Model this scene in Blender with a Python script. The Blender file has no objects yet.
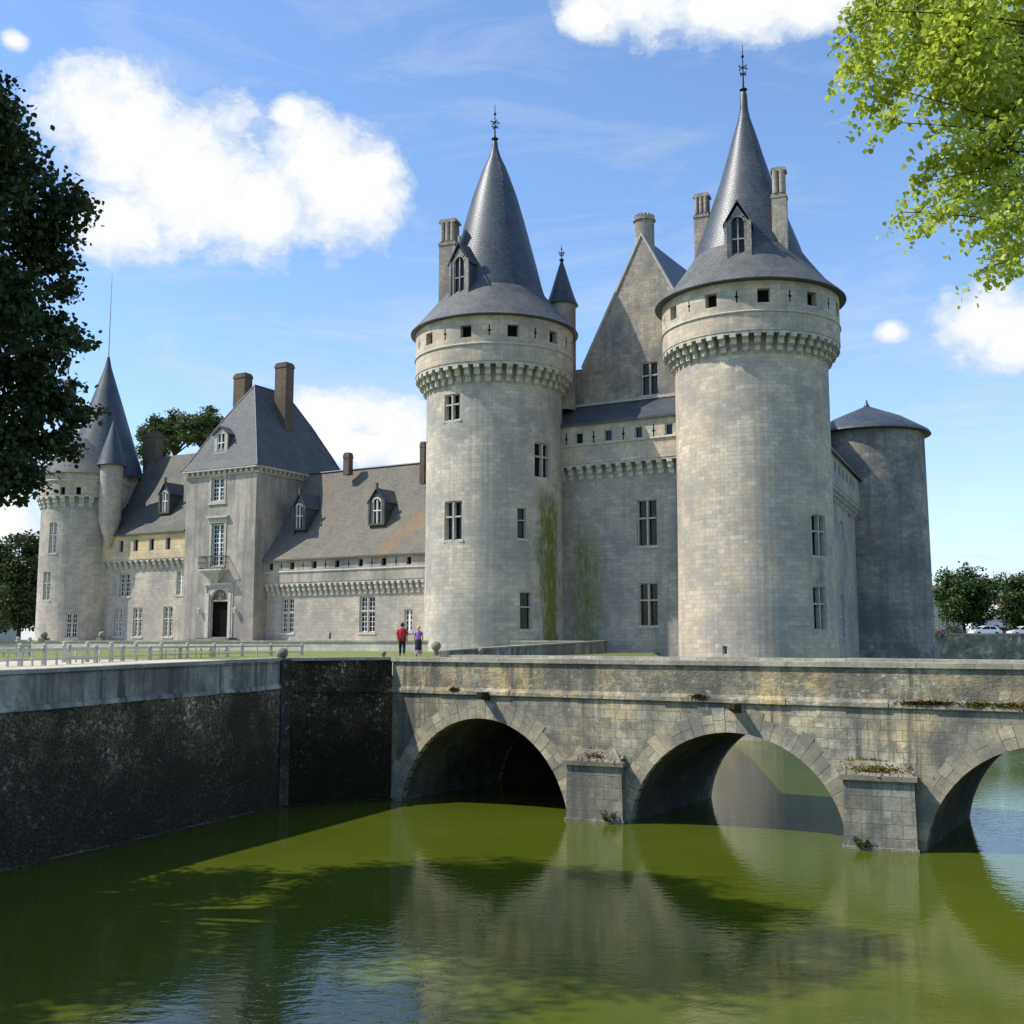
import bpy, math, random
import numpy as np
from math import sin, cos, radians as R, pi, atan, atan2, sqrt, hypot, tan
from mathutils import Vector
random.seed(7); rng = np.random.default_rng(11)
S = bpy.context.scene
COL = S.collection
# ------------------------------------------------------------------ camera numbers (world: X right, Y away, Z up, water at 0)
FOC = 1100.0; CH = 6.5; PIT = atan(128/FOC)
def ray(px, py):
    dx = (px-512)/FOC; dy = (512-py)/FOC
    return (dx, cos(PIT)-dy*sin(PIT), sin(PIT)+dy*cos(PIT))
def atY(px, py, Y):
    d = ray(px, py); t = Y/d[1]; return (d[0]*t, Y, CH+d[2]*t)
def atZ(px, py, Z):
    d = ray(px, py); t = (Z-CH)/d[2]; return (d[0]*t, d[1]*t, Z)
def zAt(px, py, Y): return atY(px, py, Y)[2]

# ------------------------------------------------------------------ tags
def tag(o, label=None, cat=None, group=None, kind=None):
    if label: o['label'] = label
    if cat: o['category'] = cat
    if group: o['group'] = group
    if kind: o['kind'] = kind
    return o
def thing(name, loc, label, cat, group=None):
    o = bpy.data.objects.new(name, None); COL.objects.link(o)
    o.location = loc; o.empty_display_size = .3
    o['wo'] = tuple(float(c) for c in loc)
    return tag(o, label, cat, group)
def origin_of(p):
    while p is not None:
        if 'wo' in p.keys(): return tuple(p['wo'])
        p = p.parent
    return (0, 0, 0)

class MB:
    def __init__(s): s.v = []; s.f = []; s.uv = []; s.sm = []; s.mi = []; s.c = []
    def add(s, pts, uvs=None, smooth=False, mi=0, col=1.0):
        n = len(s.v); s.v += [tuple(p) for p in pts]; s.f.append(tuple(range(n, n+len(pts))))
        if uvs is None: uvs = boxuv(pts)
        s.uv.append(uvs); s.sm.append(smooth); s.mi.append(mi); s.c.append(col)
    def grid(s, rows, uvrows=None, smooth=True, mi=0, col=1.0, close=False):
        base = len(s.v); nr = len(rows); nc = len(rows[0])
        for r in rows: s.v += [tuple(p) for p in r]
        for i in range(nr-1):
            for j in range(nc-1 if not close else nc):
                k = (j+1) % nc
                a, b, c, d = i*nc+j, i*nc+k, (i+1)*nc+k, (i+1)*nc+j
                s.f.append((base+a, base+b, base+c, base+d))
                if uvrows: s.uv.append([uvrows[i][j], uvrows[i][j+1], uvrows[i+1][j+1], uvrows[i+1][j]])
                else: s.uv.append(boxuv([s.v[base+q] for q in (a, b, c, d)]))
                s.sm.append(smooth); s.mi.append(mi); s.c.append(col)
    def box(s, c, size, ang=0, mi=0, col=1.0, taper=1.0, skip_bottom=False):
        # c = centre of the bottom face; ang = yaw
        hx, hy, h = size[0]/2, size[1]/2, size[2]; ca, sa = cos(ang), sin(ang)
        def T(x, y, z): return (c[0]+x*ca-y*sa, c[1]+x*sa+y*ca, c[2]+z)
        b = [T(-hx, -hy, 0), T(hx, -hy, 0), T(hx, hy, 0), T(-hx, hy, 0)]
        t = [T(-hx*taper, -hy*taper, h), T(hx*taper, -hy*taper, h), T(hx*taper, hy*taper, h), T(-hx*taper, hy*taper, h)]
        for i in range(4):
            j = (i+1) % 4; s.add([b[i], b[j], t[j], t[i]], mi=mi, col=col)
        s.add(t, mi=mi, col=col)
        if not skip_bottom: s.add(b[::-1], mi=mi, col=col)
    def hexa(s, b, t, mi=0, col=1.0):
        for i in range(len(b)):
            j = (i+1) % len(b); s.add([b[i], b[j], t[j], t[i]], mi=mi, col=col)
        s.add(t, mi=mi, col=col); s.add(b[::-1], mi=mi, col=col)
    def lathe(s, c, prof, seg=48, smooth=True, hard=False, a0=0, a1=2*pi, mi=0, col=1.0):
        full = abs(a1-a0-2*pi) < 1e-6
        n = seg if full else seg+1
        R0 = max(r for r, z in prof)
        def ring(r, z): return [(c[0]+r*sin(a0+(a1-a0)*j/seg), c[1]-r*cos(a0+(a1-a0)*j/seg), z) for j in range(n)]
        acc = [0]
        for i in range(1, len(prof)): acc.append(acc[-1]+hypot(prof[i][0]-prof[i-1][0], prof[i][1]-prof[i-1][1]))
        def uvr(i): return [((a0+(a1-a0)*j/seg)*R0, acc[i]) for j in range(seg+1)]
        if hard:
            for i in range(len(prof)-1):
                s.grid([ring(*prof[i]), ring(*prof[i+1])], [uvr(i), uvr(i+1)], smooth, mi, col, close=full)
        else:
            s.grid([ring(*q) for q in prof], [uvr(i) for i in range(len(prof))], smooth, mi, col, close=full)
    def tube(s, p0, p1, r0, r1=None, seg=8, mi=0, col=1.0, caps=True):
        r1 = r0 if r1 is None else r1
        p0 = Vector(p0); p1 = Vector(p1); d = (p1-p0)
        if d.length < 1e-6: return
        d.normalize(); a = d.orthogonal().normalized(); b = d.cross(a)
        A = [p0+(a*cos(2*pi*j/seg)+b*sin(2*pi*j/seg))*r0 for j in range(seg)]
        B = [p1+(a*cos(2*pi*j/seg)+b*sin(2*pi*j/seg))*r1 for j in range(seg)]
        s.grid([A, B], None, True, mi, col, close=True)
        if caps: s.add(A[::-1], mi=mi, col=col); s.add(B, mi=mi, col=col)
    def sphere(s, c, r, seg=20, rings=12, sz=1.0, mi=0, col=1.0):
        rows = []
        for i in range(rings+1):
            t = pi*i/rings-pi/2
            rows.append([(c[0]+r*cos(t)*cos(2*pi*j/seg)+0, c[1]+r*cos(t)*sin(2*pi*j/seg), c[2]+r*sz*sin(t)) for j in range(seg)])
        s.grid(rows, None, True, mi, col, close=True)
    def build(s, name, mats, parent=None, origin=None):
        o0 = origin_of(parent) if parent is not None else (origin or (0, 0, 0))
        me = bpy.data.meshes.new(name)
        if s.v:
            V = np.array(s.v, dtype=float)-np.array(o0); me.from_pydata(V.tolist(), [], s.f)
        uvl = me.uv_layers.new(name='UVMap')
        flat = [c for face in s.uv for uv in face for c in uv]
        uvl.data.foreach_set('uv', flat)
        me.polygons.foreach_set('use_smooth', s.sm)
        if not isinstance(mats, (list, tuple)): mats = [mats]
        for m in mats: me.materials.append(m)
        me.polygons.foreach_set('material_index', s.mi)
        if any(c != 1.0 for c in s.c):
            at = me.attributes.new('tone', 'FLOAT', 'FACE'); at.data.foreach_set('value', s.c)
        me.update()
        o = bpy.data.objects.new(name, me); COL.objects.link(o)
        if parent is not None: o.parent = parent
        else: o.location = o0
        return o
def boxuv(pts):
    p = [Vector(q) for q in pts]
    n = Vector((0, 0, 0))
    for i in range(len(p)):
        a, b = p[i], p[(i+1) % len(p)]
        n += Vector(((a.y-b.y)*(a.z+b.z), (a.z-b.z)*(a.x+b.x), (a.x-b.x)*(a.y+b.y)))
    if n.length < 1e-12: return [(0, 0)]*len(p)
    n.normalize()
    if abs(n.z) > .75: return [(q.x, q.y) for q in p]
    t = Vector((-n.y, n.x, 0)).normalized(); w = n.cross(t)
    if w.z < 0: w = -w
    return [(q.dot(t), q.dot(w)) for q in p]

# ------------------------------------------------------------------ materials
class NT:
    def __init__(s, name):
        s.m = bpy.data.materials.new(name); s.m.use_nodes = True; s.t = s.m.node_tree; s.t.nodes.clear()
        s.out = s.n('ShaderNodeOutputMaterial')
    def n(s, typ, **kw):
        nd = s.t.nodes.new(typ)
        for k, v in kw.items():
            if k.startswith('i_'): nd.inputs[k[2:].replace('_', ' ')].default_value = v
            else: setattr(nd, k, v)
        return nd
    def l(s, a, b): s.t.links.new(a, b)
    def coord(s, which='Object', scale=(1, 1, 1), rot=(0, 0, 0), loc=(0, 0, 0)):
        tc = s.n('ShaderNodeTexCoord'); mp = s.n('ShaderNodeMapping')
        mp.inputs['Scale'].default_value = scale; mp.inputs['Rotation'].default_value = rot; mp.inputs['Location'].default_value = loc
        s.l(tc.outputs[which], mp.inputs['Vector']); return mp.outputs['Vector']
    def noise(s, vec, scale, detail=5, rough=.55, dist=0):
        nd = s.n('ShaderNodeTexNoise'); nd.inputs['Scale'].default_value = scale; nd.inputs['Detail'].default_value = detail
        nd.inputs['Roughness'].default_value = rough; nd.inputs['Distortion'].default_value = dist
        s.l(vec, nd.inputs['Vector']); return nd.outputs['Fac']
    def ramp(s, fac, stops, interp='LINEAR'):
        nd = s.n('ShaderNodeValToRGB'); cr = nd.color_ramp; cr.interpolation = interp
        while len(cr.elements) < len(stops): cr.elements.new(.5)
        for e, (p, c) in zip(cr.elements, stops):
            e.position = p; e.color = (c, c, c, 1) if isinstance(c, (int, float)) else (*c, 1)
        s.l(fac, nd.inputs['Fac']); return nd.outputs['Color']
    def mix(s, fac, a, b, mode='MIX'):
        nd = s.n('ShaderNodeMix', data_type='RGBA', blend_type=mode)
        for k, v in ((0, fac), (6, a), (7, b)):
            if hasattr(v, 'is_linked') or hasattr(v, 'links'): s.l(v, nd.inputs[k])
            else: nd.inputs[k].default_value = v if k == 0 else ((v, v, v, 1) if isinstance(v, (int, float)) else (*v, 1))
        return nd.outputs[2]
    def math(s, op, a, b=0.0, c=None, clamp=False):
        nd = s.n('ShaderNodeMath', operation=op); nd.use_clamp = clamp
        for k, v in ((0, a), (1, b), (2, c)):
            if v is None: continue
            if hasattr(v, 'links'): s.l(v, nd.inputs[k])
            else: nd.inputs[k].default_value = v
        return nd.outputs[0]
    def bump(s, h, strength=.4, dist=.02, normal=None):
        nd = s.n('ShaderNodeBump'); nd.inputs['Strength'].default_value = strength; nd.inputs['Distance'].default_value = dist
        s.l(h, nd.inputs['Height'])
        if normal is not None: s.l(normal, nd.inputs['Normal'])
        return nd.outputs['Normal']
    def pbr(s, col, rough=.9, normal=None, metal=0, spec=.3, **kw):
        p = s.n('ShaderNodeBsdfPrincipled')
        for k, v in (('Base Color', col), ('Roughness', rough)):
            if hasattr(v, 'links'): s.l(v, p.inputs[k])
            else: p.inputs[k].default_value = (*v, 1) if k == 'Base Color' else v
        p.inputs['Metallic'].default_value = metal; p.inputs['Specular IOR Level'].default_value = spec
        for k, v in kw.items(): p.inputs[k.replace('_', ' ')].default_value = v
        if normal is not None: s.l(normal, p.inputs['Normal'])
        s.l(p.outputs[0], s.out.inputs['Surface']); return s.m
def simple(name, col, rough=.7, metal=0, spec=.4, var=.15, scale=6, bump=.15):
    T = NT(name); v = T.coord(); n = T.noise(v, scale, 6)
    c = T.mix(T.ramp(n, [(.3, 0), (.7, 1)]), tuple(x*(1-var) for x in col), tuple(min(1, x*(1+var)) for x in col))
    return T.pbr(c, rough, T.bump(n, bump, .02), metal, spec)

def stone(name, c1, c2, mortar, bw=.75, bh=.33, msize=.012, dark=(.16, .155, .14), dark_amt=.55, streak=.5, spots=.25,
          bump=.5, algae=None, yellow=0.0, smooth=False, msmooth=.3, pale=.25, lichen=0.0, brown=None, vor=None, castle=None, mort=.6):
    if castle is None: castle = not (name.startswith('bridge') or name in ('pier_ashlar', 'coping_stone', 'lichened_ball', 'vault_stone', 'old_red_brick', 'streaked_pillar_stone', 'grey_cement_render', 'low_terrace_wall'))
    if castle:
        k = (1.37, 1.26, 1.23); c1 = tuple(a*b for a, b in zip(c1, k)); c2 = tuple(a*b for a, b in zip(c2, k)); dark = tuple(a*b for a, b in zip(dark, (1.05, 1.05, 1.15)))
    T = NT(name); uv = T.coord('UV'); ob = T.coord('Object')
    # irregular joints: nudge the brick lookup with a little noise
    nv = T.n('ShaderNodeTexNoise'); nv.inputs['Scale'].default_value = .9; nv.inputs['Detail'].default_value = 3; T.l(uv, nv.inputs['Vector'])
    sc = T.n('ShaderNodeVectorMath', operation='SCALE'); sc.inputs['Scale'].default_value = .10 if not smooth else .03
    T.l(nv.outputs['Color'], sc.inputs[0])
    ad = T.n('ShaderNodeVectorMath', operation='ADD'); T.l(uv, ad.inputs[0]); T.l(sc.outputs[0], ad.inputs[1])
    def brick(w, h, ms, off=.5):
        b = T.n('ShaderNodeTexBrick'); b.offset = off; b.inputs['Scale'].default_value = 1
        b.inputs['Brick Width'].default_value = w; b.inputs['Row Height'].default_value = h
        b.inputs['Mortar Size'].default_value = ms; b.inputs['Mortar Smooth'].default_value = msmooth; b.inputs['Bias'].default_value = 0
        b.inputs['Color1'].default_value = (0, 0, 0, 1); b.inputs['Color2'].default_value = (1, 1, 1, 1); b.inputs['Mortar'].default_value = (.5, .5, .5, 1)
        T.l(ad.outputs[0], b.inputs['Vector']); return b
    b = brick(bw, bh, msize); bcol, bfac = b.outputs['Color'], b.outputs['Fac']
    if vor:
        vs = T.n('ShaderNodeVectorMath', operation='MULTIPLY'); vs.inputs[1].default_value = (1/vor[0], 1/vor[1], 1); T.l(ad.outputs[0], vs.inputs[0])
        v1 = T.n('ShaderNodeTexVoronoi', distance='CHEBYCHEV'); v1.inputs['Scale'].default_value = 1; v1.inputs['Randomness'].default_value = .75; T.l(vs.outputs[0], v1.inputs['Vector'])
        v2 = T.n('ShaderNodeTexVoronoi', feature='F2', distance='CHEBYCHEV'); v2.inputs['Scale'].default_value = 1; v2.inputs['Randomness'].default_value = .75; T.l(vs.outputs[0], v2.inputs['Vector'])
        sp_ = T.n('ShaderNodeSeparateColor'); T.l(v1.outputs['Color'], sp_.inputs[0]); bcol = sp_.outputs[0]
        bfac = T.ramp(T.math('SUBTRACT', v2.outputs['Distance'], v1.outputs['Distance']), [(0, 1), (.16, 0)])
    mid = tuple((x+y)/2 for x, y in zip(c1, c2))
    if not smooth:
        col = T.mix(bcol, tuple(x*.95 for x in c1), c2)
        patch = T.ramp(T.noise(ob, .5, 5), [(.5, 0), (.66, 1)])
        col = T.mix(T.math('MULTIPLY', T.ramp(bcol, [(.45, 0), (.8, 1)]), T.math('MULTIPLY', patch, pale)), col, tuple(min(1, x*1.35) for x in c2))
    else: col = T.mix(T.noise(ob, 1.5, 6), c1, c2)
    if yellow:
        ym = T.ramp(T.noise(T.coord('Object', loc=(7, 3, 2)), .8, 5, .6), [(.46, 0), (.6, 1)])
        col = T.mix(T.math('MULTIPLY', ym, yellow), col, (c2[0]*1.15, c2[1]*.98, c2[2]*.62))
    fine = T.noise(ob, 9, 5, .7)
    col = T.mix(.55, col, T.mix(fine, tuple(x*.65 for x in mid), tuple(min(1, x*1.3) for x in mid)), 'MIX') if smooth else T.mix(.5, col, T.mix(T.ramp(fine, [(.3, 0), (.7, 1)]), .62, 1.3), 'MULTIPLY')
    # weather: broad grey patches, then streaks running down
    pt = T.ramp(T.noise(ob, .24, 7, .64), [(.43, 0), (.60, 1)])
    col = T.mix(T.math('MULTIPLY', pt, dark_amt), col, dark)
    st = T.ramp(T.noise(T.coord('Object', (1.6, 1.6, .14)), 1.0, 6, .66), [(.48, 0), (.62, 1)])
    col = T.mix(T.math('MULTIPLY', st, streak), col, dark)
    sp = T.ramp(T.noise(ob, 14, 3, .5), [(.66, 0), (.74, 1)])
    col = T.mix(T.math('MULTIPLY', sp, spots), col, tuple(x*.4 for x in mid))
    if lichen:
        lm = T.ramp(T.noise(T.coord('Object', loc=(1, 9, 4)), 5, 5, .7), [(.6, 0), (.66, 1)])
        col = T.mix(T.math('MULTIPLY', lm, lichen), col, (.58, .57, .5))
    if not smooth: col = T.mix(T.math('MULTIPLY', bfac, mort), col, mortar)
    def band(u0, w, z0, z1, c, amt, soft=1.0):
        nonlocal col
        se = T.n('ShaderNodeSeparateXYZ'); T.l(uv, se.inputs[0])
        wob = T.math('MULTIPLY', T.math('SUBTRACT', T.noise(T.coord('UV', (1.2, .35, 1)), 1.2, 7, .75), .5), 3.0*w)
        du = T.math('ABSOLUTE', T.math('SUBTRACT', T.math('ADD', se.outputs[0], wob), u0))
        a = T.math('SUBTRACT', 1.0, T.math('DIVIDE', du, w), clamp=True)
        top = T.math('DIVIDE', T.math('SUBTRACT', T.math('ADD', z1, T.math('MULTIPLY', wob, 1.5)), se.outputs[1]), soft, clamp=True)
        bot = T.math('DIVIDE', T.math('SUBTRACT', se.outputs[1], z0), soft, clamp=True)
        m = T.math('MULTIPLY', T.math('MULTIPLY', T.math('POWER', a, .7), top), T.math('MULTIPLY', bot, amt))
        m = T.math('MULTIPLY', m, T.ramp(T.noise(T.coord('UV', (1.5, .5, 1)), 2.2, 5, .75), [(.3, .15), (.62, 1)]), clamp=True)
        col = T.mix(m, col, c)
    if algae: band(*algae[:4], (.14, .165, .035), algae[5], algae[4])
    mid_n = T.ramp(T.noise(ob, 1.5, 6, .7), [(.5, 0), (.6, 1)])
    col = T.mix(T.math('MULTIPLY', mid_n, dark_amt*(.62 if not castle else .32)), col, dark)
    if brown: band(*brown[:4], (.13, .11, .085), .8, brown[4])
    h = T.math('ADD', T.math('MULTIPLY', T.math('SUBTRACT', 1, bfac), 0 if smooth else (.25 if vor else 1.0)), T.math('MULTIPLY', fine, .8))
    h = T.math('ADD', h, T.math('MULTIPLY', bcol, .25 if not smooth else 0))
    return T.pbr(col, .92, T.bump(h, bump, .025), 0, .2)

def slate(name, c1, c2, rough=(.35, .6), patch=(.11, .105, .095), patch_amt=.4, lichen=None, lichen_amt=0, rows=.16, spec=.5):
    T = NT(name); uv = T.coord('UV'); ob = T.coord('Object')
    b = T.n('ShaderNodeTexBrick'); b.inputs['Scale'].default_value = 1; b.inputs['Brick Width'].default_value = rows*1.6; b.inputs['Row Height'].default_value = rows
    b.inputs['Mortar Size'].default_value = .012; b.inputs['Mortar Smooth'].default_value = .4
    b.inputs['Color1'].default_value = (0, 0, 0, 1); b.inputs['Color2'].default_value = (1, 1, 1, 1); T.l(uv, b.inputs['Vector'])
    col = T.mix(b.outputs['Color'], c1, c2)
    p = T.ramp(T.noise(ob, .45, 6, .68), [(.42, 0), (.64, 1)])
    col = T.mix(T.math('MULTIPLY', p, patch_amt), col, patch)
    st = T.ramp(T.noise(T.coord('Object', (1.2, 1.2, .15)), 1.3, 7, .65), [(.5, 0), (.7, 1)])
    col = T.mix(T.math('MULTIPLY', st, .35), col, tuple(x*.6 for x in c1))
    if lichen:
        lm = T.ramp(T.noise(ob, 1.1, 5, .72), [(.5, 0), (.62, 1)])
        col = T.mix(T.math('MULTIPLY', lm, lichen_amt), col, lichen)
        sp = T.ramp(T.noise(ob, 7, 4, .6), [(.62, 0), (.7, 1)])
        col = T.mix(T.math('MULTIPLY', sp, .5), col, (.35, .35, .32))
    col = T.mix(T.math('MULTIPLY', b.outputs['Fac'], .5), col, tuple(x*.35 for x in c1))
    fine = T.noise(ob, 12, 6)
    ro = T.math('MULTIPLY_ADD', fine, rough[1]-rough[0], rough[0])
    h = T.math('ADD', T.math('SUBTRACT', 1, b.outputs['Fac']), T.math('ADD', T.math('MULTIPLY', fine, .4), T.math('MULTIPLY', b.outputs['Color'], .5)))
    return T.pbr(col, ro, T.bump(h, .8, .03), 0, spec), T

M = {}
M['tower'] = stone('tower_limestone', (.37, .345, .275), (.47, .44, .355), (.30, .28, .23), .62, .30, algae=None, dark=(.22, .215, .19), dark_amt=.6, streak=.35, pale=.6, yellow=.15)
M['ring'] = stone('parapet_limestone', (.37, .35, .28), (.48, .45, .36), (.26, .25, .21), .8, .38, dark=(.2, .195, .175), dark_amt=.5, streak=.3, yellow=.45, pale=.4)
M['facade'] = stone('facade_limestone', (.34, .325, .27), (.42, .40, .335), (.27, .26, .22), .55, .28, dark=(.2, .2, .175), dark_amt=.6, streak=.3, pale=.4, yellow=.15)
M['render'] = stone('weathered_render', (.28, .265, .225), (.40, .38, .32), (.3, .3, .26), smooth=True, dark=(.17, .165, .145), dark_amt=.75, streak=.6, bump=.4, spots=.5)
M['gable'] = stone('gable_limestone', (.27, .26, .215), (.36, .335, .27), (.2, .19, .16), .5, .27, dark=(.13, .13, .12), dark_amt=.85, streak=.4, yellow=.3)
M['yellow'] = stone('yellow_limestone', (.42, .37, .24), (.52, .45, .29), (.3, .27, .19), .8, .38, dark=(.24, .22, .18), dark_amt=.4, streak=.3, yellow=.6)
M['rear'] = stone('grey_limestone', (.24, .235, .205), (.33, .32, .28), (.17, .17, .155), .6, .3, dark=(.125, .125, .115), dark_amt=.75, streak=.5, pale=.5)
M['trim'] = simple('dressed_limestone', (.45, .43, .365), .9, var=.2, scale=4, bump=.3)
M['corbel'] = simple('corbel_limestone', (.46, .44, .37), .92, var=.3, scale=2.5, bump=.3)
M['chim'] = stone('chimney_limestone', (.3, .28, .23), (.4, .375, .3), (.2, .19, .16), .4, .2, dark=(.13, .12, .11), dark_amt=.7, streak=.6)
M['brick'] = stone('old_red_brick', (.145, .095, .07), (.21, .145, .105), (.2, .18, .15), .24, .08, dark=(.08, .06, .05), dark_amt=.6, streak=.4, pale=.1)
M['bridge'] = stone('bridge_ashlar', (.41, .37, .275), (.58, .53, .40), (.25, .22, .165), .43, .335, .014, dark=(.135, .134, .12), dark_amt=.95, streak=1.0, yellow=.6, pale=.6, spots=.8, mort=.5, bump=.9, lichen=.35, brown=(0, 2.0, -3, 6, 1), msmooth=.6)  # brown: dark stain by the corner, also painting the moat wall's cast shadow deeper
M['bridgepar'] = stone('bridge_parapet_rubble', (.31, .275, .195), (.50, .45, .32), (.24, .21, .15), .21, .15, .014, dark=(.12, .118, .10), dark_amt=.95, streak=.95, yellow=.8, pale=.4, spots=1.0, bump=1.0, lichen=.7, vor=(.20, .135), mort=.06)
M['pier'] = stone('pier_ashlar', (.30, .285, .23), (.44, .415, .335), (.19, .18, .155), .6, .42, .016, dark=(.13, .13, .118), dark_amt=.9, streak=.85, yellow=.3, lichen=.3, spots=.5, bump=.9, msmooth=.6)
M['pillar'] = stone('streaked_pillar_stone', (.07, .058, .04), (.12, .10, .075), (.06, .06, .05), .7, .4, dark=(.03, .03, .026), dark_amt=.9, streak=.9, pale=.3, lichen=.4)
M['coping'] = stone('coping_stone', (.38, .355, .28), (.52, .485, .39), (.2, .19, .16), 1.4, 2.0, .01, dark=(.2, .19, .155), dark_amt=.8, streak=.3, spots=1.0, lichen=.5, bump=.9)
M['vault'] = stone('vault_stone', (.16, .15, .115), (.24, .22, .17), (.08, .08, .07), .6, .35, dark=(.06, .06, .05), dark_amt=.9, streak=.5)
M['pale_par'] = stone('grey_cement_render', (.44, .40, .32), (.55, .50, .41), (.2, .2, .2), smooth=True, dark=(.12, .108, .085), dark_amt=.8, streak=1.0, bump=.5, spots=.6)
M['lowwall'] = stone('low_terrace_wall', (.52, .49, .40), (.64, .6, .5), (.38, .36, .3), .7, .3, dark=(.34, .33, .28), dark_amt=.4, streak=.3)
M['slate'], _ = slate('blue_slate', (.036, .046, .060), (.066, .080, .098), rough=(.34, .55), patch=(.105, .112, .116), patch_amt=.55, rows=.24)
M['slate_skirt'], _ = slate('weathered_skirt_slate', (.060, .064, .066), (.10, .104, .104), rough=(.5, .75), patch=(.15, .148, .135), patch_amt=.8, rows=.24, lichen=(.16, .13, .08), lichen_amt=.3)
M['slate_wing'], _ = slate('old_wing_slate', (.07, .07, .068), (.11, .11, .10), (.5, .75), patch=(.17, .15, .11), patch_amt=.7, lichen=(.17, .14, .08), lichen_amt=.5, spec=.25)
M['slate_grey'], _ = slate('grey_slate', (.09, .092, .095), (.13, .132, .132), (.5, .75), patch=(.16, .158, .145), patch_amt=.6, spec=.25)
M['glass'] = simple('window_glass', (.008, .009, .010), .12, spec=.3, var=.3, bump=.02)
M['dark'] = simple('unlit_interior', (.012, .011, .01), .9, spec=0)
M['white'] = simple('white_painted_wood', (.72, .72, .7), .5, var=.05)
M['iron'] = simple('wrought_iron', (.02, .02, .022), .5, metal=.6)
M['lead'] = simple('lead_sheet', (.075, .08, .09), .45, metal=.3)
M['oak'] = simple('dark_oak', (.05, .035, .025), .7)
M['ball'] = stone('lichened_ball', (.27, .24, .17), (.36, .32, .24), (.2, .2, .2), smooth=True, dark=(.10, .09, .07), dark_amt=.8, streak=.3, spots=.9, lichen=.5)

def rubble(name, base, lightspot, moss=None, spotpos=.62, scale=5.0, density=.8, dampfoot=True):
    # dark mortared flint and rubble with scattered pale stones
    T = NT(name); uv = T.coord('UV'); ob = T.coord('Object')
    w = T.n('ShaderNodeTexVoronoi'); w.inputs['Scale'].default_value = scale; T.l(uv, w.inputs['Vector'])
    e = T.n('ShaderNodeTexVoronoi', feature='DISTANCE_TO_EDGE'); e.inputs['Scale'].default_value = scale; T.l(uv, e.inputs['Vector'])
    sep = T.n('ShaderNodeSeparateColor'); T.l(w.outputs['Color'], sep.inputs[0])
    stonev = T.ramp(sep.outputs[0], [(0, tuple(x*.5 for x in base)), (.6, base), (.85, tuple(x*1.8 for x in base)), (.9, lightspot), (1, tuple(x*.7 for x in lightspot))])
    zone = T.ramp(T.noise(ob, .5, 5, .6), [(.42, 0), (.62, 1)])
    col = T.mix(T.math('MULTIPLY', zone, density), tuple(x*.55 for x in base), stonev)
    fine = T.noise(ob, 11, 5, .7)
    col = T.mix(.8, col, T.mix(T.ramp(fine, [(.36, 0), (.62, 1)]), .18, 1.9), 'MULTIPLY')
    pt = T.ramp(T.noise(T.coord('Object', (1, 1, .8)), .55, 6, .68), [(.45, 0), (.54, 1)])
    szz = T.n('ShaderNodeSeparateXYZ'); T.l(uv, szz.inputs[0])
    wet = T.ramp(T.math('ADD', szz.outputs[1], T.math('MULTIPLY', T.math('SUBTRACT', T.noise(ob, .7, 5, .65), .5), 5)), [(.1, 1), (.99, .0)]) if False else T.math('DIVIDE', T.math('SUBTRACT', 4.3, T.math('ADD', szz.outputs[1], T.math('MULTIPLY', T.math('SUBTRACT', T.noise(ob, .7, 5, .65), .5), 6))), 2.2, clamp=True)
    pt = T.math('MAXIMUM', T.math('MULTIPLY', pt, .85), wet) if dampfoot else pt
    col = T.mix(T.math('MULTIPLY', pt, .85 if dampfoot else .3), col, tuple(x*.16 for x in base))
    hp = T.math('MULTIPLY', T.ramp(T.noise(ob, 9, 3, .6), [(.66, 0), (.70, 1)]), T.ramp(T.noise(ob, .9, 3, .5), [(.45, .15), (.6, 1)]))
    col = T.mix(T.math('MULTIPLY', hp, .9), col, tuple(x*.65 for x in lightspot))
    if moss: col = T.mix(T.math('MULTIPLY', T.ramp(T.noise(T.coord('Object', loc=(3, 3, 3)), .8, 6, .7), [(.55, 0), (.7, 1)]), .7), col, moss)
    ed = T.ramp(e.outputs['Distance'], [(0, 0), (.12, 1)])
    col = T.mix(T.math('MULTIPLY', T.math('SUBTRACT', 1, ed), .18), col, tuple(x*.4 for x in base))
    h = T.math('ADD', ed, T.math('MULTIPLY', fine, .9))
    return T.pbr(col, .95, T.bump(h, .9, .05), 0, .15)
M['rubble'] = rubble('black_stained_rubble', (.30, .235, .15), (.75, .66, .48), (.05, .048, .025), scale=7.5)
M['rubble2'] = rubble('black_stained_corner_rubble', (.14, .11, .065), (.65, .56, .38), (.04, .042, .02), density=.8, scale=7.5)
M['farwall'] = rubble('mossy_far_wall', (.42, .385, .30), (.6, .56, .46), (.07, .055, .02), scale=2.2, dampfoot=False)
M['moss'] = simple('dry_moss', (.17, .135, .025), 1, spec=.05, var=.6, scale=12, bump=.8)
M['moss_d'] = simple('brown_moss', (.10, .065, .03), 1, spec=.05, var=.6, scale=12, bump=.8)

def voussoir_mat():
    T = NT('voussoir_limestone'); ob = T.coord()
    at = T.n('ShaderNodeAttribute', attribute_name='tone'); t = at.outputs['Fac']
    col = T.ramp(t, [(0, (.34, .31, .24)), (.35, (.42, .37, .26)), (.7, (.54, .46, .31)), (1, (.56, .51, .39))])
    fine = T.noise(ob, 8, 6, .68)
    col = T.mix(.7, col, T.mix(T.ramp(fine, [(.3, 0), (.7, 1)]), .6, 1.25), 'MULTIPLY')
    col = T.mix(T.math('MULTIPLY', T.ramp(T.noise(ob, .7, 6, .65), [(.42, 0), (.58, 1)]), .85), col, (.2, .192, .165))
    return T.pbr(col, .92, T.bump(fine, .6, .03), 0, .2)
M['vous'] = voussoir_mat()

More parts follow.
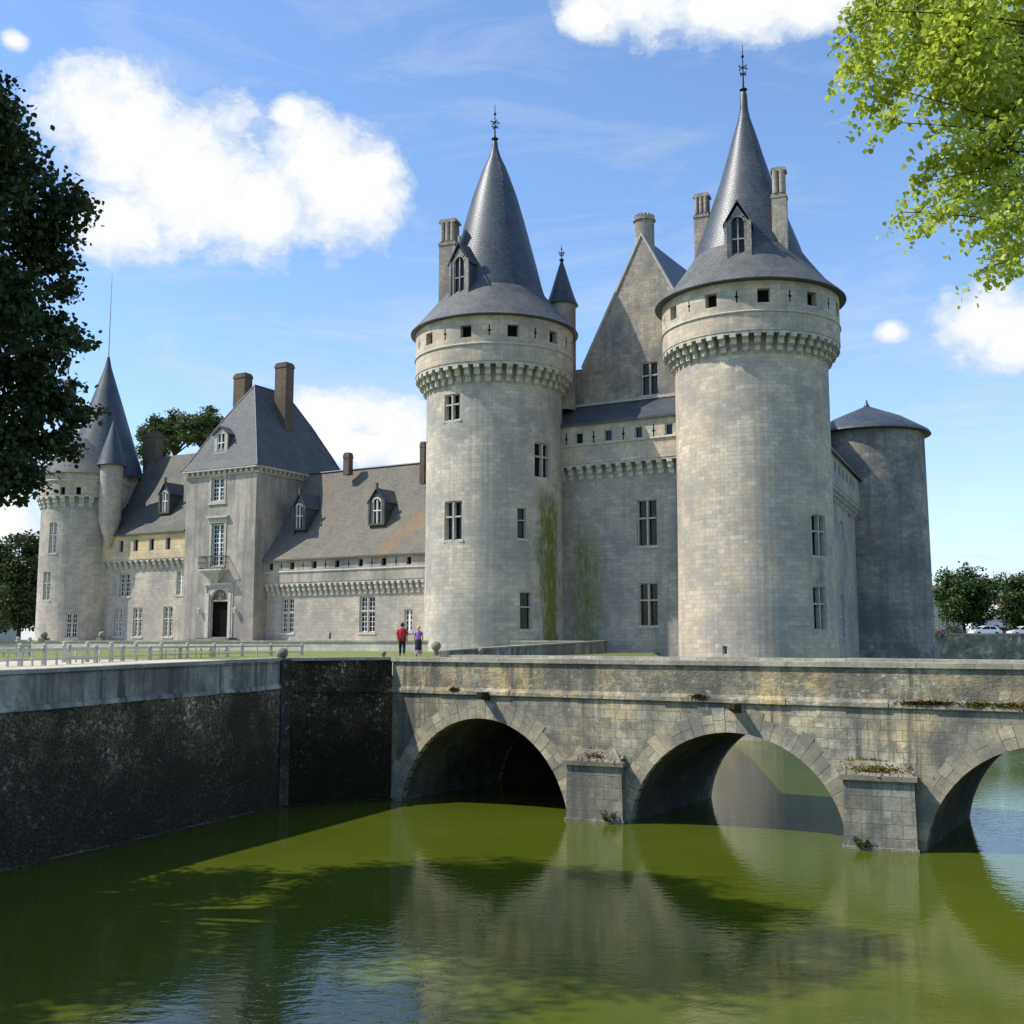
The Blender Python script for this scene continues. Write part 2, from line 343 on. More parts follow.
def water_mat():
    T = NT('green_moat_water'); ob = T.coord()
    n = T.noise(T.coord('Object', (1, 1, 1)), .12, 4)
    col = T.mix(T.ramp(n, [(.35, 0), (.65, 1)]), (.066, .085, .006), (.082, .104, .009))
    big = T.noise(T.coord('Object', (1, .8, 1), loc=(3, 1, 0)), .09, 2)
    r1 = T.noise(T.coord('Object', (1.0, 1.7, 1)), 2.1, 3, .5, .4)
    r2 = T.noise(T.coord('Object', (1.0, 1.5, 1), rot=(0, 0, .4)), 7.5, 3, .5, .2)
    h = T.math('ADD', T.math('MULTIPLY', r1, T.math('MULTIPLY_ADD', T.ramp(big, [(.4, 0), (.62, 1)]), .8, .35)), T.math('MULTIPLY', r2, .16))
    return T.pbr(col, .03, T.bump(h, .26, .04), 0, .5, IOR=1.36)
M['water'] = water_mat()
def ground_mat(name, a, b, c=None, scale=.5, rough=.95):
    T = NT(name); ob = T.coord()
    col = T.mix(T.ramp(T.noise(ob, scale, 7, .65), [(.35, 0), (.65, 1)]), a, b)
    f = T.noise(ob, 18, 6, .7)
    col = T.mix(.6, col, T.mix(f, .55, 1.4), 'MULTIPLY')
    if c: col = T.mix(T.ramp(T.noise(ob, scale*3.1, 5), [(.55, 0), (.66, 1)]), col, c)
    return T.pbr(col, rough, T.bump(f, .5, .03), 0, .15)
M['gravel'] = ground_mat('pale_gravel', (.46, .41, .31), (.56, .51, .41))
M['lawn'] = ground_mat('mown_lawn', (.15, .18, .05), (.20, .22, .07), (.26, .25, .11))
M['earth'] = ground_mat('grass_and_earth', (.09, .12, .03), (.15, .15, .06), (.2, .17, .11))
M['asphalt'] = ground_mat('worn_asphalt', (.09, .09, .088), (.13, .13, .125))
def leaf_mat(name, c1, c2, trans=.35, rough=.5, spec=.35):
    T = NT(name); at = T.n('ShaderNodeAttribute', attribute_name='tone')
    col = T.ramp(at.outputs['Fac'], [(0, c1), (1, c2)])
    p = T.n('ShaderNodeBsdfPrincipled'); T.l(col, p.inputs['Base Color']); p.inputs['Roughness'].default_value = rough; p.inputs['Specular IOR Level'].default_value = spec
    t = T.n('ShaderNodeBsdfTranslucent'); T.l(T.mix(.5, col, (c2[0]*1.3, c2[1]*1.25, c2[2]*.6)), t.inputs['Color'])
    mx = T.n('ShaderNodeMixShader'); mx.inputs[0].default_value = trans; T.l(p.outputs[0], mx.inputs[1]); T.l(t.outputs[0], mx.inputs[2])
    T.l(mx.outputs[0], T.out.inputs['Surface']); return T.m
M['leaf_dark'] = leaf_mat('maple_leaf', (.018, .030, .010), (.055, .085, .022), .22)
M['leaf_lime'] = leaf_mat('linden_leaf', (.18, .25, .035), (.54, .62, .11), .5, .40)
M['leaf_mid'] = leaf_mat('broad_leaf', (.022, .045, .014), (.08, .125, .035), .25)
M['leaf_pine'] = leaf_mat('pine_needles', (.035, .06, .018), (.10, .15, .045), .2)
M['bark'] = simple('rough_bark', (.055, .043, .032), .95, spec=.1, var=.4, scale=8, bump=.8)

# ------------------------------------------------------------------ surfaces for walls
class Plane:
    def __init__(s, A, B):   # A,B = (x,y); outward normal is to the right of A->B looking from above (towards the camera for left-to-right walls)
        s.A = A; d = (B[0]-A[0], B[1]-A[1]); s.L = hypot(*d); s.b = (d[0]/s.L, d[1]/s.L); s.n = (s.b[1], -s.b[0]); s.curved = False
        s.yaw = atan2(s.b[1], s.b[0])
    def P(s, u, z, d=0): return (s.A[0]+s.b[0]*u-s.n[0]*d, s.A[1]+s.b[1]*u-s.n[1]*d, z)
    def hit(s, px, py):
        q = ray(px, py); t = (s.A[0]*s.n[0]+s.A[1]*s.n[1])/(q[0]*s.n[0]+q[1]*s.n[1])
        P = (q[0]*t, q[1]*t); return ((P[0]-s.A[0])*s.b[0]+(P[1]-s.A[1])*s.b[1], CH+q[2]*t)
class Cyl:
    def __init__(s, C, Rr, taper=0, zb=0): s.C = C; s.R = Rr; s.curved = True; s.tp = taper; s.zb = zb
    def Rz(s, z): return s.R + s.tp*max(0, (s.zb-z))
    def P(s, u, z, d=0):
        a = u/s.R; r = s.Rz(z)-d; return (s.C[0]+r*sin(a), s.C[1]-r*cos(a), z)
    def hit(s, px, py):
        q = ray(px, py); rr = s.R
        for _ in range(3):
            A = q[0]**2+q[1]**2; B = -2*(q[0]*s.C[0]+q[1]*s.C[1]); Cc = s.C[0]**2+s.C[1]**2-rr**2
            D = B*B-4*A*Cc
            t = (-B-sqrt(max(D, 0)))/(2*A); z = CH+q[2]*t; rr = s.Rz(z)
        x, y = q[0]*t-s.C[0], q[1]*t-s.C[1]
        return (atan2(x, -y)*s.R, z)
    @property
    def full(s): return 2*pi*s.R
def rects(surf, pxs):
    out = []
    for (x0, y0, x1, y1) in pxs:
        xm = (x0+x1)/2; ym = (y0+y1)/2
        u0 = surf.hit(x0, ym)[0]; u1 = surf.hit(x1, ym)[0]; z1 = surf.hit(xm, y0)[1]; z0 = surf.hit(xm, y1)[1]
        out.append((u0, u1, z0, z1))
    return out
def wall(mb, surf, u0, u1, z0, z1, holes=(), depth=.35, top=None, du=.45, smooth=None, ztop_extra=()):
    us = {round(u0, 4), round(u1, 4)}; zs = {round(z0, 4), round(z1, 4)}
    for h in holes: us |= {round(h[0], 4), round(h[1], 4)}; zs |= {round(h[2], 4), round(h[3], 4)}
    for u in ztop_extra: us.add(round(u, 4))
    if surf.curved:
        n = max(2, int((u1-u0)/du))
        for i in range(n+1):
            u = u0+(u1-u0)*i/n
            if all(abs(u-q) > du*.3 for q in us): us.add(round(u, 4))
    us = sorted(u for u in us if u0-1e-4 <= u <= u1+1e-4); zs = sorted(z for z in zs if z0-1e-4 <= z <= z1+1e-4)
    sm = surf.curved if smooth is None else smooth
    for i in range(len(us)-1):
        for j in range(len(zs)-1):
            a, b, c, d = us[i], us[i+1], zs[j], zs[j+1]
            um, zm = (a+b)/2, (c+d)/2
            if any(h[0] < um < h[1] and h[2] < zm < h[3] for h in holes): continue
            if top:
                ta, tb = top(a), top(b); q = [(a, min(c, ta)), (b, min(c, tb)), (b, min(d, tb)), (a, min(d, ta))]
                if q[0][1] >= q[3][1]-1e-5 and q[1][1] >= q[2][1]-1e-5: continue
            else: q = [(a, c), (b, c), (b, d), (a, d)]
            mb.add([surf.P(*w) for w in q], q, False)
    for (a, b, c, d) in holes:
        P = surf.P
        mb.add([P(a, c), P(a, d), P(a, d, depth), P(a, c, depth)]); mb.add([P(b, c, depth), P(b, d, depth), P(b, d), P(b, c)])
        mb.add([P(a, d), P(b, d), P(b, d, depth), P(a, d, depth)]); mb.add([P(a, c, depth), P(b, c, depth), P(b, c), P(a, c)])
def sbox(mb, surf, u0, u1, z0, z1, d0, d1, mi=0, col=1.0):
    P = surf.P; b = [P(u0, z0, d1), P(u1, z0, d1), P(u1, z0, d0), P(u0, z0, d0)]; t = [P(u0, z1, d1), P(u1, z1, d1), P(u1, z1, d0), P(u0, z1, d0)]
    mb.hexa(b, t, mi, col)
def window(parent, surf, r, style, depth=.35, name='window'):
    u0, u1, z0, z1 = r; w, h = u1-u0, z1-z0
    fr = MB(); t = .07
    e = .004
    if style in ('cross', 'transom', 'whitecross'):
        mt = min(.12, w*.10)
        sbox(fr, surf, u0+e, u0+mt*.7, z0+e, z1-e, .10, depth-.01); sbox(fr, surf, u1-mt*.7, u1-e, z0+e, z1-e, .10, depth-.01)
        sbox(fr, surf, u0+mt*.7, u1-mt*.7, z1-mt*.6, z1-e, .10, depth-.01); sbox(fr, surf, u0+mt*.7, u1-mt*.7, z0+e, z0+mt*.5, .10, depth-.01)
        zt = z0+h*.60
        if style != 'transom':
            um = (u0+u1)/2; sbox(fr, surf, um-mt/2, um+mt/2, z0+mt*.5, zt-mt*.45, .06, depth-.02); sbox(fr, surf, um-mt/2, um+mt/2, zt+mt*.45, z1-mt*.6, .06, depth-.02)
        sbox(fr, surf, u0+mt*.7, u1-mt*.7, zt-mt*.45, zt+mt*.45, .055, depth-.015)
        # sill and hood, proud of the wall
        sbox(fr, surf, u0-.12, u1+.12, z0-.16, z0-.003, -.07, .05)
        m = M['trim']
    elif style in ('plain', 'white'):
        sbox(fr, surf, u0+e, u0+t, z0+e, z1-e, .06, depth-.01); sbox(fr, surf, u1-t, u1-e, z0+e, z1-e, .06, depth-.01)
        sbox(fr, surf, u0+t, u1-t, z1-t, z1-e, .06, depth-.01); sbox(fr, surf, u0+t, u1-t, z0+e, z0+t, .06, depth-.01)
        if style == 'white':
            sbox(fr, surf, u0-.1, u1+.1, z0-.14, z0-.003, -.06, .05)
        m = M['trim']
    else: m = M['trim']
    o = fr.build(name, m, parent)
    pn = MB(); P = surf.P; pn.add([P(u0, z0, depth-.03), P(u1, z0, depth-.03), P(u1, z1, depth-.03), P(u0, z1, depth-.03)])
    pn.build('pane', M['glass'], o)
    if style in ('white', 'whitecross'):
        g = MB(); nx = 4 if w > .9 else 3; nz = max(4, int(h/.42)); dd = depth-.035
        halves = [(u0+t, (u0+u1)/2-.05), ((u0+u1)/2+.05, u1-t)]
        sbox(g, surf, (u0+u1)/2-.05, (u0+u1)/2+.05, z0+t, z1-t, dd-.06, dd)
        for a, b in halves:
            sbox(g, surf, a, a+.05, z0+t, z1-t, dd-.05, dd); sbox(g, surf, b-.05, b, z0+t, z1-t, dd-.05, dd)
            if w > .9: sbox(g, surf, (a+b)/2-.018, (a+b)/2+.018, z0+t, z1-t, dd-.04, dd)
        for k in range(nz+1):
            z = z0+t+(h-2*t)*k/nz; hw = .045 if (k in (0, nz) or k == int(nz*.62)) else .02
            for a, b in halves: sbox(g, surf, a+.05, b-.05, z-hw, z+hw, dd-.045, dd)
        g.build('glazing_bars', M['white'], o)
    return o
def loophole(parent, surf, u, z, h=.9, w=.07):   # cross shaped arrow slit as dark recessed inlay
    mb = MB()
    sbox(mb, surf, u-w/2, u+w/2, z-h/2, z+h/2, -.006, .05); sbox(mb, surf, u-w*1.3, u+w*1.3, z-.06, z+.06, -.009, .05); mb.build('arrow_slit', M['dark'], parent)
def corbels(mb, surf, u0, u1, zb, zt, n, proj, wfrac=.52):
    step = (u1-u0)/n; h = (zt-zb)/3.0
    for i in range(n):
        uc = u0+step*(i+.5); w = step*wfrac; t = random.uniform(.6, 1)
        for k in range(3):
            sbox(mb, surf, uc-w/2, uc+w/2, zb+h*k+(0.02 if k else 0), zb+h*(k+1)-.02, -proj*(k+1)/3+.02, .08)
            sbox(mb, surf, uc-w/2+.03, uc+w/2-.03, zb+h*k-.10*(1 if k == 0 else .6), zb+h*k+(.02 if k else 0), -proj*(k+.45)/3+.02, .07)
        # small lintel arch blocks between corbels
        sbox(mb, surf, uc+w/2, uc+step-w/2, zt-h*.42, zt-.004, -proj+.03, -proj+.28)
def ring(mb, surf, zc, r, pr, u0=None, u1=None, n=72):   # half-round string moulding
    pts = []
    for k in range(7):
        a = -pi/2+pi*k/6; pts.append((zc+r*sin(a), pr*cos(a)))
    if surf.curved:
        rows = [[surf.P(surf.full*j/n, z, -d) for j in range(n)] for z, d in pts]; mb.grid(rows, None, True, close=True)
    else:
        rows = [[surf.P(u0, z, -d), surf.P(u1, z, -d)] for z, d in pts]; mb.grid(rows, None, True)
def finial(parent, c, z0, z1, scale=1.0):
    m = MB(); h = z1-z0
    m.tube((c[0], c[1], z0-.6), (c[0], c[1], z1), .07*scale, .02*scale)
    m.lathe(c, [(.02, z0-.1), (.22*scale, z0), (.26*scale, z0+.08), (.1*scale, z0+.2), (.07*scale, z0+.3)], 14)
    for fz, L in ((.36, .24), (.5, .34)):
        z = z0+h*fz
        for a in (0, pi/2):
            a += .5; dx, dy = cos(a)*L*scale, sin(a)*L*scale
            m.tube((c[0]-dx, c[1]-dy, z), (c[0]+dx, c[1]+dy, z), .035*scale)
            for sg in (-1, 1): m.tube((c[0]+sg*dx, c[1]+sg*dy, z-.06), (c[0]+sg*dx*.9, c[1]+sg*dy*.9, z+.14), .035*scale, .02*scale, 6)
    m.sphere((c[0], c[1], z0+h*.74), .10*scale, 10, 8)
    return m.build('finial', M['iron'], parent)
def chimney(parent, px0, px1, yt, yb, Y, mat, yaw=R(-30), flutes=3, aspect=1.0, label=None, capmat=None, extra=0):
    xm = (px0+px1)/2; c = atY(xm, yt, Y); zb = zAt(xm, yb, Y)-extra; zt = c[2]
    w = abs(atY(px1, yt, Y)[0]-atY(px0, yt, Y)[0]); w = w/(abs(cos(yaw))+aspect*abs(sin(yaw))); dpt = w*aspect
    m = MB(); x, y = c[0], c[1]
    hs = zt-zb
    if flutes:
        z1 = zb+hs*.70 if hs < 9 else zt-2.6
        m.box((x, y, zb), (w*.92, dpt*.92, z1-zb), yaw)
        m.box((x, y, z1), (w, dpt, .18), yaw); m.box((x, y, z1+.18), (w*.9, dpt*.9, .14), yaw)
        ft = z1+.32; n = flutes; ww = w*.84/n
        m.box((x, y, ft), (w*.72, dpt*.62, zt-.3-ft), yaw)
        for k in range(n):
            o = (k-(n-1)/2)*ww
            for sy in (-1, 1):
                ox, oy = o, sy*(dpt*.40-ww*.1)
                X = x+ox*cos(yaw)-oy*sin(yaw); Yy = y+ox*sin(yaw)+oy*cos(yaw)
                m.lathe((X, Yy), [(ww*.44, ft), (ww*.44, zt-.3)], 10)
        m.box((x, y, zt-.3), (w*.98, dpt*.98, .16), yaw); m.box((x, y, zt-.14), (w*.88, dpt*.88, .14), yaw)
    else:
        m.box((x, y, zb), (w*.9, dpt*.9, hs-.5), yaw); m.box((x, y, zt-.5), (w*1.0, dpt, .16), yaw)
        m.box((x, y, zt-.34), (w*.93, dpt*.93, .2), yaw); m.box((x, y, zt-.14), (w*.8, dpt*.8, .14), yaw)
    o = m.build('chimney', mat, parent)
    if label: o['label'] = label
    return o
def dormer(parent, px0, px1, y_apex, y_eave, y_base, Y, face, wallm, roofm, depth=3.0, gothic=True, white=False, label=None):
    # front face centred at px middle, at distance Y, facing yaw 'face' (0 = towards -Y)
    xm = (px0+px1)/2; c = atY(xm, y_base, Y); zb = c[2]; ze = zAt(xm, y_eave, Y); za = zAt(xm, y_apex, Y)
    w = abs(atY(px1, y_eave, Y)[0]-atY(px0, y_eave, Y)[0])/max(.6, cos(face))
    b = (cos(face), sin(face)); n = (sin(face), -cos(face))
    A = (c[0]-b[0]*w/2, c[1]-b[1]*w/2); B = (c[0]+b[0]*w/2, c[1]+b[1]*w/2); sf = Plane(A, B)
    mb = MB(); fw = w*.2; cheek = []
    tf = lambda u: ze+(za-ze)*.8*(1-abs(u-w/2)/(w/2))
    hole = (fw, w-fw, zb+.15, ze+(za-ze)*(.34 if gothic else 0))
    wall(mb, sf, 0, w, zb, za, [hole], .22, top=tf, ztop_extra=(w/2,))
    P = sf.P
    for u, s in ((0, 1), (w, -1)):
        cheek.append([P(u, zb-1.2, .1), P(u, zb-1.2, depth), P(u, ze, depth), P(u, ze, .1)][::s])
    for u in (0, w): sbox(mb, sf, u-.02, u+.02, zb, ze, 0, .12)
    sbox(mb, sf, -.08, w+.08, zb-.02, zb+.14, -.10, .02)
    if gothic: # pinnacle and hood mould along the rakes
        sbox(mb, sf, w/2-.08, w/2+.08, za-.05, za+.55, -.1, .1)
        for s in (0, 1):
            u = s*w; sbox(mb, sf, u-.09, u+.09, zb, ze+.25, -.09, .06)
    d = mb.build('dormer', wallm, parent)
    if label: d['label'] = label
    rf = MB(); o = .18; th = .10
    for s in (-1, 1):
        ue = w/2+s*(w/2+o); z_e = ze-.10
        q0 = [P(ue, z_e, -.15), P(w/2, za, -.15), P(w/2, za, depth), P(ue, z_e, depth)]
        q1 = [(x, y, z+th) for x, y, z in q0]; rf.hexa(q0, q1)
    for q in cheek: rf.add(q)
    rf.build('roof', roofm, d)
    win = MB(); u0, u1, z0, z1 = hole
    sbox(win, sf, u0+.004, u0+.07, z0+.004, z1, .05, .2); sbox(win, sf, u1-.07, u1-.004, z0+.004, z1, .05, .2)
    um = (u0+u1)/2; z1f = z1; z1 = z1 if not gothic else z1-.1
    sbox(win, sf, um-.045, um+.045, z0, z1, .04, .19); sbox(win, sf, u0+.07, um-.045, z0+(z1-z0)*.5, z0+(z1-z0)*.5+.09, .045, .19); sbox(win, sf, um+.045, u1-.07, z0+(z1-z0)*.5, z0+(z1-z0)*.5+.09, .045, .19)
    # blind tracery in the arch head
    if gothic:
        for k in range(8):
            a0, a1 = pi*k/8, pi*(k+1)/8; rr = (u1-u0)/2
            win.hexa([P(um+rr*cos(a0), z1-.15+rr*.9*sin(a0)-rr*.3, .0-.03), P(um+rr*cos(a1), z1-.15+rr*.9*sin(a1)-rr*.3, -.03), P(um+rr*.8*cos(a1), z1-.15+rr*.7*sin(a1)-rr*.3, -.03), P(um+rr*.8*cos(a0), z1-.15+rr*.7*sin(a0)-rr*.3, -.03)],
                     [P(um+rr*cos(a0), z1-.15+rr*.9*sin(a0)-rr*.3, .1), P(um+rr*cos(a1), z1-.15+rr*.9*sin(a1)-rr*.3, .1), P(um+rr*.8*cos(a1), z1-.15+rr*.7*sin(a1)-rr*.3, .1), P(um+rr*.8*cos(a0), z1-.15+rr*.7*sin(a0)-rr*.3, .1)])
    w_ = win.build('window', M['white'] if white else M['rear'], d)
    g = MB(); g.add([P(u0, z0, .19), P(u1, z0, .19), P(u1, z1, .19), P(u0, z1, .19)]); 
    g.build('pane', M['glass'], d)
    return d

TMPL = {'leaf': np.array([(0, 0, 0), (.32, .25, .06), (.42, .6, .02), (0, 1.05, -.08), (-.42, .6, .02), (-.32, .25, .06)]),
        'leaf4': np.array([(0, 0, 0), (.38, .5, .08), (0, 1.0, -.05), (-.38, .5, .08)]),
        'round': np.array([(0, .0, 0), (.38, .06, .04), (.52, .42, .05), (.30, .80, 0), (0, 1.02, -.10), (-.30, .80, 0), (-.52, .42, .05), (-.38, .06, .04)])}
def leaves(name, C, size, mat, parent, kind='leaf4', droop=.3, tone=None, jitter=.35, flat=0.0):
    T = TMPL[kind]; k = len(T); n = len(C)
    yaw = rng.uniform(0, 2*pi, n); pit = rng.normal(-droop, .7, n)*(1-flat); rol = rng.normal(0, .9, n)*(1-flat)
    s = size*rng.uniform(1-jitter, 1+jitter, n)
    V = T[None]*s[:, None, None]
    def rot(V, ang, ax):
        c, s_ = np.cos(ang)[:, None], np.sin(ang)[:, None]; i, j = [(1, 2), (2, 0), (0, 1)][ax]
        A = V[..., i].copy(); B = V[..., j].copy(); V = V.copy(); V[..., i] = A*c-B*s_; V[..., j] = A*s_+B*c; return V
    V = rot(V, rol, 1); V = rot(V, pit, 0); V = rot(V, yaw, 2); V = V+C[:, None, :]
    o0 = np.array(origin_of(parent) if parent is not None else (0, 0, 0))
    V = (V-o0).reshape(-1, 3)
    me = bpy.data.meshes.new(name); me.vertices.add(n*k); me.vertices.foreach_set('co', V.ravel().astype(np.float32))
    me.loops.add(n*k); me.loops.foreach_set('vertex_index', np.arange(n*k, dtype=np.int32))
    me.polygons.add(n); me.polygons.foreach_set('loop_start', np.arange(0, n*k, k, dtype=np.int32)); 
    me.update(calc_edges=True); me.validate()
    at = me.attributes.new('tone', 'FLOAT', 'FACE'); tn = rng.uniform(0, 1, n) if tone is None else np.clip(tone+rng.normal(0, .18, n), 0, 1)
    at.data.foreach_set('value', tn.astype(np.float32)); me.materials.append(mat)
    o = bpy.data.objects.new(name, me); COL.objects.link(o)
    if parent is not None: o.parent = parent
    return o
# ================================================================== SETTING
WALL_A, WALL_B = (-14.44, 31.99), (-9.07, 44.25); J = (-4.95, 46.1); BA = R(32)
bb = (cos(BA), -sin(BA)); bn = (sin(BA), cos(BA))          # along the bridge, and away from the camera across it
def BP(s, z, d=0): return (J[0]+bb[0]*s+bn[0]*d, J[1]+bb[1]*s+bn[1]*d, z)
wdir = ((WALL_B[0]-WALL_A[0])/13.385, (WALL_B[1]-WALL_A[1])/13.385)
WALL_0 = (WALL_A[0]-wdir[0]*20, WALL_A[1]-wdir[1]*20)       # the left wall runs on out of view towards the near bank
BL = 41.0; BW = 7.6; BEND = BP(BL, 0)
def sheet(name, pts, z, mat, kind='structure', uvm=None):
    m = MB(); m.add([(x, y, z) for x, y in pts]); o = m.build(name, mat); o['kind'] = kind; return o
water = sheet('water', [(-60, -4), (140, -4), (140, 200), (-60, 200)], 0, M['water'])
bed = None
# terrain: one sheet to the horizon with the moat cut out of it
from mathutils.geometry import delaunay_2d_cdt
moat = [(WALL_0[0], WALL_0[1], 5.2), (WALL_A[0], WALL_A[1], 5.5), (WALL_B[0], WALL_B[1], 5.6), (J[0], J[1], 5.6), (BP(.2, 0, BW+.35)[0], BP(.2, 0, BW+.35)[1], 5.5), (BP(9.0, 0, BW+.35)[0], BP(9.0, 0, BW+.35)[1], 5.5), (8.6, 62.0, 5.5), (9.6, 76.0, 5.6), (12, 86, 5.6), (25, 100, 5.6), (31, 112, 5.6), (38, 150, 7.0), (118, 150, 7.0),
        (118, 60, 7.0), (BP(BL, 0, 9)[0], BP(BL, 0, 9)[1], 5.2), (BEND[0], BEND[1], 5.2), (24, 17, 4.9), (9.2, 13.0, 4.9), (6, 6.5, 4.9), (2, 3, 4.9), (-4, 2.4, 4.9), (-20, 3, 4.9)]
outer = [(3500*cos(2*pi*k/40), 3500*sin(2*pi*k/40)+60, 5.0) for k in range(40)]
midr = [(170*cos(2*pi*k/24)+20, 170*sin(2*pi*k/24)+60, 6.9 if cos(2*pi*k/24) > .35 and sin(2*pi*k/24) > 0 else 5.0) for k in range(24)]
pts3 = moat+outer+midr; nm = len(moat)
edges = [(i, (i+1) % nm) for i in range(nm)]+[(nm+i, nm+(i+1) % 40) for i in range(40)]
vo, eo, fo, *_ = delaunay_2d_cdt([Vector((p[0], p[1])) for p in pts3], edges, [], 0, 1e-4)
def inside(x, y, poly):
    c = False; j = len(poly)-1
    for i in range(len(poly)):
        a, b = poly[i], poly[j]
        if (a[1] > y) != (b[1] > y) and x < (b[0]-a[0])*(y-a[1])/(b[1]-a[1])+a[0]: c = not c
        j = i
    return c
gm = MB()
zmap = {(round(p[0], 3), round(p[1], 3)): p[2] for p in pts3}
for f in fo:
    cx = sum(vo[i].x for i in f)/len(f); cy = sum(vo[i].y for i in f)/len(f)
    if inside(cx, cy, moat): continue
    gm.add([(vo[i].x, vo[i].y, zmap.get((round(vo[i].x, 3), round(vo[i].y, 3)), 5.5)) for i in f])
# banks of the moat that no masonry covers
for i in range(nm):
    a, b = moat[i], moat[(i+1) % nm]
    if i in (0, 1, 2): continue
    gm.add([(a[0], a[1], a[2]), (b[0], b[1], b[2]), (b[0], b[1], -.6), (a[0], a[1], -.6)])
g = gm.build('ground', M['earth']); g['kind'] = 'structure'
bm_ = MB(); bm_.add([(x, y, -.5) for x, y in [(-60, 0), (140, 0), (140, 200), (-60, 200)]]); 
# terrace surfaces behind the left wall
wb = (WALL_B[0]-.3, WALL_B[1]+.1)
sheet('path', [(WALL_0[0]-.45, WALL_0[1]), (WALL_B[0]-.45, WALL_B[1]+.15), (J[0]-.3, J[1]+.7), (-2.5, 54), (-20, 60), (-34, 46), (-34, 20)], 5.625, M['gravel'])
sheet('lawn', [(-24, 50), (-9.5, 50.5), (-3.2, 53.6), (4.6, 77), (-7, 84), (-46, 104), (-60, 80)], 5.64, M['lawn'])
sheet('courtyard', [(-75, 121), (-56, 108.6), (-43.6, 102.3), (-7.0, 84.0), (4.6, 78.6), (8, 84), (26, 104), (31, 112), (30, 150), (-80, 150)], 6.42, M['gravel'])

# ================================================================== MOAT WALLS
def moat_wall(A, B, zt0, zt1, zs0, zs1, label, m_low, m_up, group, balls=None, start=0):
    sf = Plane(A, B); L = sf.L
    t = thing('moat_wall', (A[0], A[1], 0), label, 'wall', group)
    def zt(u): return zt0+(zt1-zt0)*u/L
    def zs(u): return zs0+(zs1-zs0)*u/L
    n = 1
    low = MB(); P = sf.P
    low.add([P(0, -.6), P(L, -.6), P(L, zs(L)), P(0, zs(0))], [(0, -.6), (L, -.6), (L, zs(L)), (0, zs(0))])
    low.build('rubble_face', m_low, t)
    up = MB(); d = .06
    up.add([P(0, zs(0), d), P(L, zs(L), d), P(L, zt(L)-.1, d), P(0, zt(0)-.1, d)], [(0, zs(0)), (L, zs(L)), (L, zt(L)), (0, zt(0))])
    up.add([P(0, zt(0)-.1, d), P(L, zt(L)-.1, d), P(L, zt(L)-.1, .5), P(0, zt(0)-.1, .5)])
    up.add([P(0, zt(0)-.1, .5), P(L, zt(L)-.1, .5), P(L, 5.0, .5), P(0, 5.0, .5)])
    up.build('parapet', m_up, t)
    sc = MB()
    nseg = max(2, int(L/1.4))
    for k in range(nseg):
        u0, u1 = L*k/nseg+.006, L*(k+1)/nseg-.006; j = random.uniform(-.012, .012)
        b = [P(u0, zs(u0)-.02+j, -.09+j), P(u1, zs(u1)-.02+j, -.09+j), P(u1, zs(u1)-.02+j, .058), P(u0, zs(u0)-.02+j, .058)]
        tt = [P(u0, zs(u0)+.12+j, -.04+j), P(u1, zs(u1)+.12+j, -.04+j), P(u1, zs(u1)+.17+j, .058), P(u0, zs(u0)+.17+j, .058)]
        sc.hexa(b, tt)
    sc.build('string_course', M['pale_par'] if m_up is M['pale_par'] else M['rubble2'], t)
    cp = MB(); nseg = max(2, int(L/1.8))
    for k in range(nseg):
        u0, u1 = L*k/nseg+.005, L*(k+1)/nseg-.005; j = random.uniform(-.008, .008)
        b = [P(u0, zt(u0)-.12+j, .0), P(u1, zt(u1)-.12+j, .0), P(u1, zt(u1)-.12+j, .56), P(u0, zt(u0)-.12+j, .56)]
        tt = [P(u0, zt(u0)+j, .02), P(u1, zt(u1)+j, .02), P(u1, zt(u1)+j, .54), P(u0, zt(u0)+j, .54)]
        cp.hexa(b, tt)
    cp.build('coping', M['coping'], t)
    ft = MB(); sbox(ft, sf, 0, L, -.6, .07, -.22, .0); ft.build('footing', m_low, t)
    return sf
zl = lambda u: 5.64+(5.80-5.64)*u/13.385
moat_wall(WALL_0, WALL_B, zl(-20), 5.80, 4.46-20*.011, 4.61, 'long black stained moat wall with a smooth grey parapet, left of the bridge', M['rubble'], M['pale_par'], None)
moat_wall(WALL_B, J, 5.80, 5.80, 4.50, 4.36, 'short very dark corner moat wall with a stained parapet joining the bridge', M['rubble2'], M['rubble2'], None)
for (a_, b_, lb) in ((BP(.2, 0, BW+.33), BP(9.0, 0, BW+.33), 'dark rubble moat wall seen through the leftmost arch of the bridge'), (BP(9.0, 0, BW+.33), (8.62, 62.0), 'dark terrace wall behind the bridge, hidden by its parapet')):
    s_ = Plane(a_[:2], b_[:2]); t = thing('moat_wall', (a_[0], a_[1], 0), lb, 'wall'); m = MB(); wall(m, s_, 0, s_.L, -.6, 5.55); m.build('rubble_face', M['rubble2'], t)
# quoin pillar where the two walls meet
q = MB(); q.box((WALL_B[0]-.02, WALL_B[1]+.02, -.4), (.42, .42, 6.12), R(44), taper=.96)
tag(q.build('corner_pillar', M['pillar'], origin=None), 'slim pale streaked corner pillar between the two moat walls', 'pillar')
# far moat wall beyond the castle
fw_ = Plane((36, 149.6), (120, 149.6)); t = thing('moat_wall', (36, 149.6, 0), 'mossy grey far moat wall in front of the parked cars', 'wall')
m = MB(); wall(m, fw_, 0, fw_.L, -.5, 7.2); m.build('wall_face', M['farwall'], t)
m = MB(); sbox(m, fw_, 0, fw_.L, 7.2, 7.42, -.12, .5); m.build('coping', M['coping'], t)

